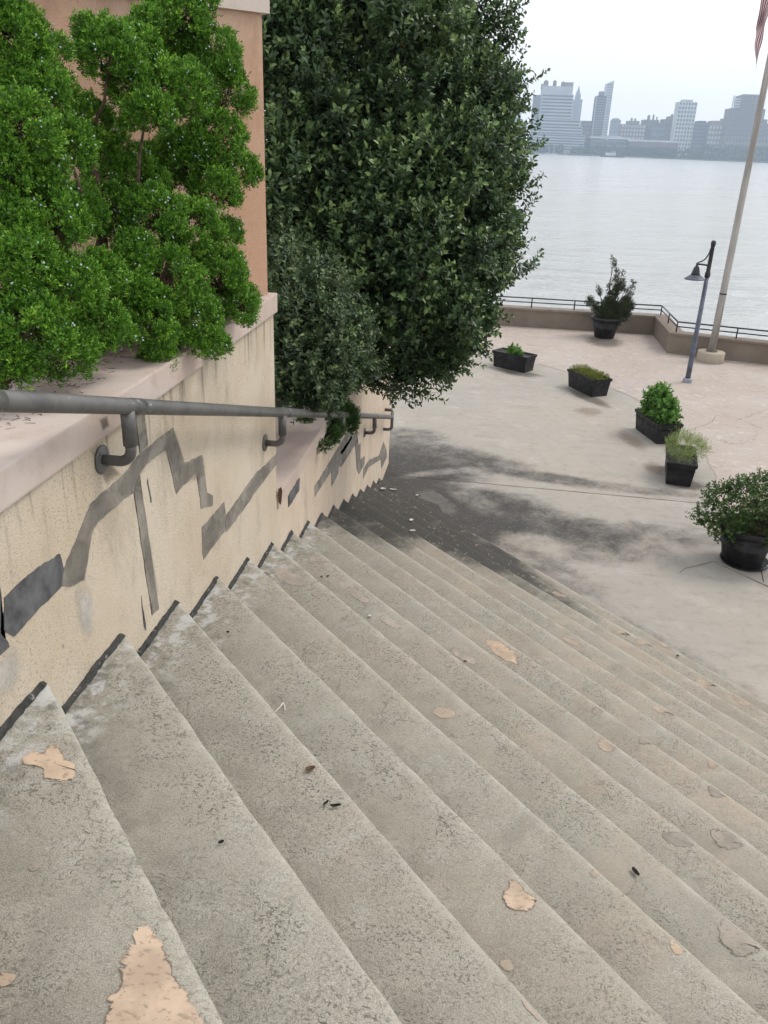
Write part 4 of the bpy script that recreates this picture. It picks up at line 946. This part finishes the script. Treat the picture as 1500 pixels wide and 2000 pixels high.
bush = [((BP[0]+dx, BP[1]+dy, z), r) for dx, dy, z, r in ((-.05, 0, .72, .22), (.12, .05, .78, .22), (-.18, -.08, .62, .18), (.28, .0, .72, .2), (-.28, -.05, .56, .13), (.05, -.15, .62, .18), (.0, .15, .74, .2), (.25, .15, .66, .2), (.4, .08, .6, .18), (-.25, .1, .66, .15), (.15, -.1, .86, .12), (-.3, -.14, .46, .11), (-.36, -.02, .64, .13), (-.46, -.05, .58, .12), (-.42, -.1, .50, .11), (-.5, .02, .5, .09), (-.38, .1, .72, .12), (-.2, .05, .8, .13), (.05, .05, .9, .13), (.2, -.2, .5, .12), (.36, -.12, .55, .14), (-.2, -.18, .42, .09), (.18, -.24, .38, .07))]
leafy('potted_bush', 'big mixed green bush with brown twiggy patches in the near round pot', Vector(BP), bush, ML['bush'], 4700, .036, .02, 43, 8, (.05, .11), .5)
rg = np.random.default_rng(44); P, N, I = lump_points([((BP[0]+.12, BP[1]-.16, .55), .2), ((BP[0]+.3, BP[1]-.12, .62), .18), ((BP[0]-.08, BP[1]-.16, .74), .09)], 5200, rg, .6, (.6, 1.05))
V, F, t = plumes(P, N, rg, (.06, .13), 8, .03, .004, .1, 1.2, (0, 1)); bo = [x for x in bpy.data.objects if x.name == 'potted_bush'][0]; np_obj('twigs', V-np.array(bo.location[:]), F, ML['brown'], bo, {'tint': t})
# slab edge by the pot
ed = thing('slab_edge', 'thin raised concrete slab edge running past the near round pot', 'kerb')
bm = bmesh.new(); slab_between(bm, (4.0, 8.72), (6.4, 6.1), 0, .03, -.02, .012); bm_obj('edge', bm, MS['plaza'], ed)
bm = bmesh.new(); slab_between(bm, (4.43, 8.30), (4.92, 10.9), 0, .005, -.02, .0055); bm_obj('joint', bm, MS['crack'], ed)

# ------------------------------------------------------------------ lamp post
lp = thing('lamp_post', 'slim blue grey lamp post with a black bell shade hung from a curved bracket', 'street lamp', None, (5.29, 16.9, 0))
bm_obj('base', lathe([(.085, 0), (.09, .01), (.09, .07), (.08, .085), (.052, .09)], 24), plain('chalky_blue_grey', (.26, .28, .33), .8, .3, .2, 20), lp, True)
bm_obj('pole', lathe([(.052, .085), (.050, .5), (.038, 2.1)], 20), MS['lamp_pole'], lp, True)
bm_obj('top_post', lathe([(.046, 2.05), (.052, 2.07), (.052, 2.13), (.040, 2.16), (.036, 2.62), (.046, 2.64), (.046, 2.70), (.030, 2.725), (.0, 2.73)], 18), MS['black_metal'], lp, True)
dirv = Vector((-.985, -.17, 0))
def lq(s, z): return (dirv.x*s, dirv.y*s, z)
bm_obj('arm', tube([lq(.02, 2.27), lq(.12, 2.285), lq(.235, 2.29)], .016, 10), MS['black_metal'], lp, True)
bm_obj('curved_brace', tube([lq(.03, 2.58), lq(.05, 2.48), lq(.09, 2.40), lq(.15, 2.345), lq(.21, 2.325), lq(.235, 2.30)], .013, 10), MS['black_metal'], lp, True)
hd = bm_obj('lamp_head', lathe([(.0, 2.32), (.022, 2.315), (.026, 2.25), (.045, 2.24), (.06, 2.19), (.072, 2.14), (.08, 2.12), (.085, 2.09)], 24, lq(.235, 0)), MS['black_metal'], lp, True)
bm_obj('shade', lathe([(.07, 2.10), (.10, 2.085), (.165, 2.035), (.19, 2.015), (.192, 2.005), (.16, 2.022), (.09, 2.06), (.0, 2.065)], 32, lq(.235, 0)), MS['lamp_pole'], hd, True)
bm_obj('bulb', lathe([(.0, 2.0), (.03, 2.01), (.04, 2.035), (.03, 2.064)], 16, lq(.235, 0)), plain('frosted_glass', (.6, .6, .58), .3, .5, .02), hd, True)
# ------------------------------------------------------------------ flagpole, flag, mast
fp = thing('flagpole', 'tall weathered white flagpole on a round concrete drum by the parapet', 'flagpole', None, (6.17, 18.93, 0))
bm_obj('drum', lathe([(.285, 0), (.29, .01), (.29, .215), (.28, .228), (.0, .23)], 40), MS['drum'], fp, True)
bm_obj('pole', lathe([(.078, .22), (.074, 1.5), (.072, 1.51), (.066, 4.0), (.05, 9.2), (.0, 9.22)], 24), MS['pole'], fp, True)
bm_obj('flash_collar', lathe([(.12, .23), (.12, .25), (.085, .27), (.076, .29)], 24), plain('rusty_collar', (.12, .10, .08), .7, .3, .3, 40), fp, True)
bm_obj('pole_band', lathe([(.076, 1.46), (.0775, 1.465), (.0775, 1.485), (.075, 1.49)], 24), MS['black_metal'], fp, True)
bm_obj('finial', lathe([(.0, 9.36), (.04, 9.33), (.06, 9.28), (.04, 9.23), (.0, 9.2)], 16), plain('gold_ball', (.5, .36, .1), .3, .5, .05, 10, 0, .9), fp, True)
fl = thing('flag', 'limp red and white striped flag hanging from the weathered flagpole, only its tip in frame', 'flag', None, (6.17, 18.93, 8.0))
# limp cloth: each stripe is one strip of the flag, gathered in folds; the fly end sags below the hoist
FW, FH = 1.75, 1.0
def flag_pt(s, q):      # s along the fly 0..1, q down the hoist 0..1 -> position relative to the top of the hoist
    ang = 1.15 + .22*s; run = s*FW
    out = run*math.cos(ang)*.95; drop = run*math.sin(ang)*.93
    fold = .06*math.sin(q*9 + s*7)*min(1, s*4) + .035*math.sin(s*17+q*4)
    x = -.06 - out*(1-.55*q) - .05*q; y = fold - .1*s
    z = -q*FH*(1-.28*s) - drop
    return Vector((x + fold*.5, y, z))
red = plain('flag_red', (.22, .014, .025), .8, .2, .12, 8); wht = plain('flag_white', (.62, .60, .60), .8, .2, .06, 8); blu = plain('flag_blue', (.025, .035, .13), .8, .2, .1, 8)
for i in range(13):
    V = []; F = []
    for a in range(33):
        for b in range(4): V.append(flag_pt(a/32, (i+b/3)/13)[:])
    for a in range(32):
        for b in range(3): c = a*4+b; F.append((c, c+4, c+5, c+1))
    lo = 0 if i >= 7 else 0
    np_obj('stripe', V, F, red if i % 2 == 0 else wht, fl, None, True)
V = []; F = []
for a in range(15):
    for b in range(15):
        p = flag_pt(a/14*.4, b/14*7/13); V.append((p.x, p.y-.006, p.z))
for a in range(14):
    for b in range(14): c = a*15+b; F.append((c, c+15, c+16, c+1))
np_obj('canton', V, F, blu, fl, None, True)
bm = bmesh.new()
for r in range(9):
    for c in range(6 if r % 2 == 0 else 5):
        p = flag_pt(.4*((c+.5)/6 if r % 2 == 0 else (c+1)/6), (r+.6)/9.2*7/13); vs = []
        for j in range(10):
            rr = .026 if j % 2 == 0 else .011; vs.append(bm.verts.new((p.x+rr*math.sin(j*math.pi/5), p.y-.010, p.z+rr*math.cos(j*math.pi/5))))
        bm.faces.new(vs)
tag(bm_obj('stars', bm, wht, fl), kind='stuff')
ms = thing('mast', 'thick white mast rising behind the top of the holly tree', 'mast', None, (.30, 20.4, 0))
bm_obj('pole', lathe([(.13, 0), (.125, 2), (.10, 9.5), (.0, 9.52)], 24), plain('white_mast_paint', (.62, .61, .58), .6, .3, .08, 3), ms, True)
bm_obj('base_plate', lathe([(.24, .0), (.24, .03), (.14, .05)], 24), MS['drum'], ms, True)

# ------------------------------------------------------------------ litter on the steps
def on_tread(px, py):
    k, p = tread_hit(px, py)
    return k, (p if p is not None else on_z(px, py, 0))
drk = plain('dark_dead_leaf', (.025, .022, .018), .8, .2, .4, 60); brn = plain('brown_dead_leaf', (.10, .065, .04), .8, .2, .3, 60); pal = plain('pale_scrap', (.62, .58, .52), .8, .2, .1, 60)
def litter(name, px, py, L, W, ang, mat, label, cat):
    k, p = on_tread(px, py); a = math.radians(ang); ca, sa = math.cos(a), math.sin(a); bm = bmesh.new(); top = []; bot = []
    n = 10
    for i in range(n):
        t = 2*math.pi*i/n; r = 1+.3*noise.noise(Vector((math.cos(t)*2+px, math.sin(t)*2, py))); x, y = L/2*math.cos(t)*r, W/2*math.sin(t)*r
        z = .003 + .3*W*abs(math.sin(t)) + .12*L*math.cos(t)**2
        top.append(bm.verts.new((x*ca-y*sa, x*sa+y*ca, z+.003))); bot.append(bm.verts.new((x*ca-y*sa, x*sa+y*ca, z)))
    c1 = bm.verts.new((0, 0, .004)); c0 = bm.verts.new((0, 0, .001))
    for i in range(n):
        j = (i+1) % n; bm.faces.new((top[i], top[j], c1)); bm.faces.new((bot[j], bot[i], c0)); bm.faces.new((bot[i], bot[j], top[j], top[i]))
    o = bm_obj(name, bm, mat); o.location = (p.x, p.y, p.z+.004); return tag(o, label, cat)
litter('dead_leaf', 1240, 1707, .040, .016, 120, drk, 'curled black dead leaf alone on a step at the right', 'leaf')
litter('dead_leaf', 655, 1578, .035, .010, 15, drk, 'flat black leaf scrap in the middle of the stairs', 'leaf')
litter('dead_leaf', 636, 1573, .025, .008, 60, drk, 'thin dark leaf scrap just left of a flat black scrap', 'leaf')
litter('dead_leaf', 606, 1507, .035, .02, 30, brn, 'brown crumbled leaf near a nosing mid-stairs', 'leaf')
litter('dead_leaf', 432, 1650, .016, .009, 30, drk, 'small black crumb on the third step from the camera', 'debris')
litter('dead_leaf', 445, 1238, .014, .010, 0, drk, 'tiny black crumb on the upper step near the wall', 'debris')
litter('dead_leaf', 640, 1128, .022, .012, 20, drk, 'dark crumb beside a pale peeled patch near the wall', 'debris')
litter('dead_leaf', 628, 1129, .020, .010, 70, drk, 'dark flake just left of another crumb near the wall', 'debris')
litter('pebble', 1323, 1283, .026, .022, 0, brn, 'small brown pebble on the lower steps at the right', 'pebble')
litter('pebble', 908, 1295, .020, .014, 10, brn, 'tiny brown pebble left of a peach peeled patch', 'pebble')
litter('pale_scrap', 722, 1206, .022, .018, 0, pal, 'tiny white scrap on an upper step', 'scrap')
litter('pale_scrap', 748, 957, .07, .045, 10, pal, 'round white flake lying on the blackened area by the wall', 'scrap')
litter('pale_scrap', 768, 958, .09, .03, 0, pal, 'long white flake right of a round one on the blackened area', 'scrap')
litter('pale_scrap', 815, 969, .045, .03, 30, pal, 'small white flake on the dark lower steps', 'scrap')
litter('pale_scrap', 806, 1039, .06, .03, 20, pal, 'pale flake on the blackened steps', 'scrap')
litter('pale_scrap', 804, 1018, .05, .04, 60, pal, 'greyish flake above another on the blackened steps', 'scrap')
k, p = on_tread(547, 1385); bm = bmesh.new()
tube_into(bm, [(-.012, -.03, .004), (0, 0, .008), (.006, .03, .006)], .0022, 5); tube_into(bm, [(.006, .03, .006), (.016, .012, .006), (.022, -.012, .004)], .0018, 5)
o = bm_obj('twig', bm, pal); o.location = p + Vector((0, 0, .003)); tag(o, 'bent white twig like a caret on an upper step', 'twig')

# ------------------------------------------------------------------ far shore, skyline, boats
SH = 1300.0
def far_mat(name, col, var=.12): return plain(name, col, .85, .2, var, .08)
FM = dict(pale=far_mat('pale_facade', (.36, .38, .41)), glass=plain('far_window_glass', (.07, .085, .10), .25, .5, .2, .2), brick=far_mat('red_brown_brick', (.15, .11, .10)), tan=far_mat('tan_brick', (.22, .19, .165)), dark=far_mat('dark_facade', (.06, .065, .08)), grey=far_mat('grey_facade', (.17, .18, .20)), roof=far_mat('far_roof', (.16, .15, .14)), white=far_mat('white_frame', (.46, .47, .48)), green=far_mat('shore_grass', (.06, .085, .04)))
def fb(bm, x0, x1, y, d, z0, z1): prism_bm(bm, [(x0, y), (x1, y), (x1, y+d), (x0, y+d)], z0, z1)
def far_x(px, py, Y): return on_y(px, py, Y).x
def far_z(px, py, Y): return on_y(px, py, Y).z
BASE = -2.2
def building(name, label, Y, blocks, mat, depth=30, bands=None, grid=None, gm=None):
    """blocks: (photo x left, x right, y top) at that height; bands = floors per block; grid = (cols, rows)"""
    t = thing(name, label, 'building', 'buildings across the river', (far_x((blocks[0][0]+blocks[0][1])/2, 290, Y), Y, BASE)); org = t.location.copy()
    zb = BASE
    for bi, (xa, xb, yt) in enumerate(blocks):
        zt = far_z((xa+xb)/2, yt, Y); x0, x1 = far_x(xa, yt, Y), far_x(xb, yt, Y)
        bm = bmesh.new(); fb(bm, x0, x1, Y+bi*.4, depth-bi*.8, zb if bi == 0 else BASE, zt); bmesh.ops.translate(bm, vec=-org, verts=bm.verts); bm_obj('block', bm, mat if not isinstance(mat, list) else mat[bi % len(mat)], t)
        yf = Y+bi*.4
        if bands and bands[bi]:
            n = bands[bi]; lo = BASE+4
            z_lo = lo if bi == 0 else lo
            for i in range(n):
                za = z_lo + (zt-z_lo)*(i+.25)/n; zc = z_lo + (zt-z_lo)*(i+.75)/n
                bm = bmesh.new(); fb(bm, x0+.8, x1-.8, yf-.35, .5, za, zc); bmesh.ops.translate(bm, vec=-org, verts=bm.verts); bm_obj('window_band', bm, gm or FM['glass'], t)
        if grid and grid[bi]:
            c, r = grid[bi]; bm = bmesh.new(); lo = BASE+5
            for i in range(c):
                for j in range(r):
                    a = x0+(x1-x0)*(i+.2)/c; b = x0+(x1-x0)*(i+.8)/c; za = lo+(zt-lo)*(j+.22)/r; zc = lo+(zt-lo)*(j+.8)/r
                    fb(bm, a, b, yf-.3, .4, za, zc)
            bmesh.ops.translate(bm, vec=-org, verts=bm.verts); tag(bm_obj('windows', bm, gm or FM['glass'], t), kind='stuff')
    return t
def add(t, nm, px0, px1, yt, yb, Y, d, mat, dy=4):
    org = t.location; bm = bmesh.new(); fb(bm, far_x(px0, yt, Y), far_x(px1, yt, Y), Y+dy, d, far_z(px0, yb, Y), far_z(px0, yt, Y)); bmesh.ops.translate(bm, vec=-org, verts=bm.verts); return bm_obj(nm, bm, mat, t)
def tank(t, px, yt, yb, wpx, Y, mat=None):
    p = on_y(px, yb, Y); zt = far_z(px, yt, Y); r = wpx*.735/2; h = zt-p.z
    bm = lathe([(r, 0), (r, h*.75), (0, h)], 14, (p.x-t.location.x, 8, p.z-t.location.z)); return bm_obj('roof_tank', bm, mat or FM['brick'], t, True)
b = building('stepped_building', 'huge pale stepped building with long window bands and roof tanks, left end of the skyline', SH+20, [(1034, 1143, 262), (1037, 1138, 246), (1042, 1134, 233), (1058, 1121, 184), (1060, 1120, 168)], FM['pale'], 60, [6, 8, 9, 17, 0])
for px, yt, yb, w in ((1066, 155, 170, 9), (1083, 155, 170, 7), (1099, 158, 170, 7), (1110, 162, 170, 9)): tank(b, px, yt, yb, w, SH+24)
add(b, 'roof_house', 1103, 1121, 160, 170, SH+20, 20, FM['tan']); add(b, 'roof_house', 1058, 1068, 163, 172, SH+20, 20, FM['tan']); add(b, 'side_wing', 1043, 1058, 184, 250, SH+20, 30, FM['grey'], 12)
b = building('spire_tower', 'faint pointed spire tower just right of the big stepped building', SH+620, [(1122, 1138, 194), (1126, 1135, 184)], FM['grey'], 40)
p = on_y(1130, 184, SH+620); zt = far_z(1130, 166, SH+620); bm_obj('spire', lathe([(5, 0), (3, (zt-p.z)*.4), (.3, zt-p.z)], 10, (p.x-b.location.x, 12, p.z-b.location.z)), FM['grey'], b)
b = building('slender_tower', 'dark slender glass tower with an open roof frame in the skyline', SH+60, [(1165, 1187, 190)], FM['dark'], 30, [22], None, FM['grey'])
add(b, 'roof_frame', 1165, 1187, 187, 189, SH+60, 26, FM['dark'], 0); add(b, 'roof_house', 1172, 1182, 178, 189, SH+60, 14, FM['grey'])
for px in (1165.6, 1186.4): add(b, 'edge_pier', px-.7, px+.7, 188, 285, SH+60, .8, FM['white'], -.8)
b = building('pale_tower', 'tallest pale thin tower fading in the haze behind the dark slender one', SH+520, [(1186, 1199, 163)], FM['pale'], 40, [26], None, FM['grey'])
p0 = on_y(1186, 163, SH+520); p1 = on_y(1199, 163, SH+520); zt = far_z(1196, 158.5, SH+520)
bm = bmesh.new(); q = [bm.verts.new(Vector(v)-b.location) for v in ((p0.x, SH+520.1, p0.z), (p1.x, SH+520.1, p0.z), (p1.x, SH+520.1, p0.z+6), ((p0.x+p1.x)/2+3, SH+520.1, zt), (p0.x, SH+559, p0.z), (p1.x, SH+559, p0.z), (p1.x, SH+559, p0.z+6), ((p0.x+p1.x)/2+3, SH+559, zt))]
for f in ((0, 1, 2, 3), (7, 6, 5, 4), (0, 3, 7, 4), (3, 2, 6, 7), (2, 1, 5, 6)): bm.faces.new([q[i] for i in f])
bm_obj('slanted_top', bm, FM['pale'], b)
building('mid_rise', 'tan mid-rise directly right of the stepped building', SH+120, [(1137, 1161, 236)], FM['tan'], 30, None, [(5, 8)])
building('mid_rise', 'hazy grey block beside the foot of the pale tower', SH+500, [(1196, 1213, 234), (1199, 1210, 231)], FM['grey'], 30, None, [(5, 9), None])
building('mid_rise', 'low pale block left of the slender tower foot', SH+70, [(1142, 1168, 250)], FM['tan'], 20, None, [(6, 5)])
b = building('low_shed', 'long pale roofed pier shed below the slender tower', SH+25, [(1155, 1228, 274)], FM['grey'], 40, [2]); add(b, 'roof', 1153, 1230, 266, 270, SH+25, 44, FM['white'], -3); add(b, 'upper_storey', 1176, 1214, 264, 272, SH+25, 20, FM['pale'])
b = building('brick_block', 'tan brick block with white arched bays and small roof tanks', SH+110, [(1214, 1262, 243), (1228, 1250, 236)], FM['tan'], 30, None, [(8, 7), None], FM['white'])
for px, yt, yb, w in ((1234, 229, 237, 4), (1241, 230, 237, 4), (1225, 238, 244, 4)): tank(b, px, yt, yb, w, SH+114)
b = building('brick_block', 'red brown block with twin roof towers mid-skyline', SH+140, [(1258, 1288, 234)], FM['brick'], 30, None, [(6, 7)])
for px, yt, yb, w in ((1267, 223, 236, 6), (1276, 222, 236, 4), (1283, 227, 236, 3)): tank(b, px, yt, yb, w, SH+144)
b = building('brick_block', 'brown stepped block left of the white gridded tower', SH+130, [(1284, 1322, 240), (1296, 1320, 233), (1308, 1319, 227)], FM['brick'], 30, None, [(8, 6), None, None]); tank(b, 1313, 222, 229, 5, SH+134)
building('brick_block', 'low dark block half hidden before the twin-tower block', SH+90, [(1276, 1300, 250)], FM['grey'], 20, None, [(5, 4)])
b = building('long_shed', 'long dark pier shed with a pale flat roof', SH+15, [(1228, 1326, 276)], FM['dark'], 60, None); add(b, 'roof', 1227, 1327, 272, 275.5, SH+15, 62, FM['white'], -2); add(b, 'side_wall', 1230, 1324, 275.5, 286, SH+15, 1, FM['brick'], -1.2)
b = building('gridded_tower', 'white gridded residential tower with large square windows', SH+60, [(1327, 1363, 199)], FM['white'], 30, None, [(6, 13)]); add(b, 'roof_house', 1335, 1355, 194, 200, SH+60, 18, FM['pale']); 
building('dark_block', 'dark block right of the white gridded tower', SH+100, [(1358, 1385, 239), (1366, 1380, 236)], FM['dark'], 30, None, [(6, 9), None], FM['grey'])
b = building('mid_rise', 'tan mid-rise with white window bays and a raised penthouse', SH+90, [(1386, 1418, 244), (1391, 1415, 236)], FM['tan'], 30, None, [(5, 6), None], FM['white'])
b = building('dark_tower', 'broad dark tower with a stepped left side behind the flagpole', SH+80, [(1419, 1500, 232), (1429, 1496, 212), (1450, 1492, 186)], FM['brick'], 40, None, [(12, 8), (9, 12), (6, 16)])
add(b, 'roof_house', 1454, 1488, 183.5, 187, SH+80, 20, FM['grey']); add(b, 'pier', 1434.5, 1436.5, 186, 236, SH+80, 3, FM['white'], 2)
for i in range(7): add(b, 'balcony', 1436, 1450, 192+i*5, 194.5+i*5, SH+80, 8, FM['white'], 1)
building('mid_rise', 'grey slab at the right edge beyond the flagpole', SH+110, [(1490, 1560, 242)], FM['grey'], 30, None, [(10, 8)])
building('mid_rise', 'low brown block under the broad dark tower', SH+40, [(1418, 1520, 268)], FM['tan'], 20, None, [(16, 3)])
building('hazy_tower', 'pale hazy tower seen past the edge of the holly', SH+700, [(1000, 1019, 200)], FM['pale'], 30, [16], None, FM['grey'])
building('mid_rise', 'pale block seen through the holly leaves', SH+60, [(930, 1030, 236)], FM['tan'], 30, None, [(14, 9)])
building('mid_rise', 'grey block hidden mostly by the holly crown', SH+60, [(800, 925, 215)], FM['grey'], 30, None, [(16, 9)])
# shore: bank, promenade wall, trees
bm = bmesh.new(); prism_bm(bm, [(-2500, SH), (2500, SH), (2500, 2250), (-2500, 2250)], -6, BASE); tag(bm_obj('far_shore', bm, FM['roof']), kind='structure')
bm = bmesh.new()
x0, x1 = far_x(1270, 310, SH-6), far_x(1600, 310, SH-6); prism_bm(bm, [(x0, SH-2), (x0+90, SH-14), (x1, SH-22), (x1, SH+1), (x0, SH+1)], -5, -2.7); tag(bm_obj('far_bank', bm, FM['green']), kind='structure')
rg = np.random.default_rng(71); lum = []
for px in np.arange(1034, 1560, 3.2):
    if rg.random() < (.55 if px < 1130 else .9) and not (1095 < px < 1120):
        Y = SH+6+rg.uniform(0, 8); h = rg.uniform(6, 11) if px < 1370 else rg.uniform(9, 16)
        lum.append(((far_x(px, 295, Y), Y, BASE+h*.55), (h*.55*rg.uniform(.8, 1.5), h*.5, h*.62)))
P, N, I = lump_points(lum, 7.0, rg, .8, (.7, 1.1)); D = unit(rg.normal(size=P.shape)); Nn = unit(np.cross(D, rg.normal(size=P.shape))); V, F = leaves_mesh(P, D, Nn, rg.uniform(1.0, 2.4, len(P)), rg.uniform(.8, 1.6, len(P)))
tag(np_obj('shore_trees', V, F, mat_leaf('far_foliage', (.02, .04, .015), (.04, .065, .025), (.065, .09, .04), .7, .1, .1), None, {'tint': np.repeat(rg.random(len(P)), 2)}), 'dark band of trees along the far bank of the river', 'trees', None, 'stuff')
# pier deck with piles
def at_water(px, py): return on_z(px, py, WATER_Z)
pr = thing('pier', 'low dark pier deck on piles standing off the far shore', 'pier', None, (far_x(1132, 305, SH-60), SH-60, WATER_Z)); bm = bmesh.new(); fb(bm, -15, 15, -6, 40, 1.2, 2.2); bm_obj('deck', bm, FM['dark'], pr)
for i in range(7):
    bm_obj('pile', tube([(-14+i*4.6, -5, -1), (-14+i*4.6, -5, 1.3)], .4, 8), FM['dark'], pr)
# workboat
bt = thing('workboat', 'dark workboat with a pale cabin and a mast moored off the far shore', 'boat', None, (far_x(1196, 305, SH-120), SH-120, WATER_Z))
bm = bmesh.new(); prof = [(-15, .0), (-13, 2.6), (10, 2.8), (15, .0), (10, -2.8), (-13, -2.6)]
prism_bm(bm, prof, -.5, 2.0); bm_obj('hull', bm, FM['dark'], bt)
bm = bmesh.new(); fb(bm, -9, 4, -2, 4, 2.0, 5.2); bm_obj('cabin', bm, FM['white'], bt); bm = bmesh.new(); fb(bm, -2, 3.4, -1.6, 3.2, 5.2, 7.6); bm_obj('wheelhouse', bm, FM['pale'], bt)
bm = bmesh.new(); fb(bm, -1.6, 3, -1.7, .2, 6.0, 7.0); bm_obj('windows', bm, FM['glass'], bt); bm_obj('mast', tube([(1, 0, 7.5), (1, 0, 15)], .22, 6), FM['dark'], bt); bm_obj('funnel', tube([(7, 0, 2), (7, 0, 6)], .9, 10), FM['brick'], bt)
for j, (px, h, lb) in enumerate(((1071, 11, 'white sailboat with bare mast, left of the pair near the stepped building'), (1081, 14, 'white sailboat with taller bare mast, right of the pair near the stepped building'))):
    sb = thing('sailboat', lb, 'boat', 'sailboats moored off the far shore', (far_x(px, 302, SH-90), SH-90, WATER_Z))
    bm = bmesh.new(); prism_bm(bm, [(-5, -.9), (3, -1.2), (5.5, 0), (3, 1.2), (-5, .9)], -.3, 1.1); bm_obj('hull', bm, FM['white'], sb); bm = bmesh.new(); fb(bm, -2, 2, -.7, 1.4, 1.1, 1.8); bm_obj('cabin', bm, FM['pale'], sb); bm_obj('mast', tube([(.5, 0, 1), (.5, 0, h)], .16, 6), FM['white'], sb); bm_obj('boom', tube([(.5, 0, 2.4), (-3.6, 0, 2.3)], .12, 6), FM['white'], sb)
# ------------------------------------------------------------------ river haze
HAZE_TOP = max(o.location.z + max((c.data.vertices[i].co.z for c in o.children if c.type == 'MESH' for i in range(len(c.data.vertices))), default=0) for o in bpy.data.objects if o.get('category') == 'building') + 6
hz = NT('haze'); hz.t.nodes.remove(hz.p); pv = hz.t.nodes.new('ShaderNodeVolumePrincipled'); pv.inputs['Color'].default_value = (.68, .83, 1.0, 1); pv.inputs['Density'].default_value = .00032; pv.inputs['Anisotropy'].default_value = .25
hz.L(pv.outputs[0], hz.out.inputs['Volume'])
bm = bmesh.new(); prism_bm(bm, [(-2600, -60), (2600, -60), (2600, 2300), (-2600, 2300)], -7.5, HAZE_TOP); o = bm_obj('haze', bm, hz.m); tag(o, 'pale blue summer haze over the river', 'haze', None, 'stuff')
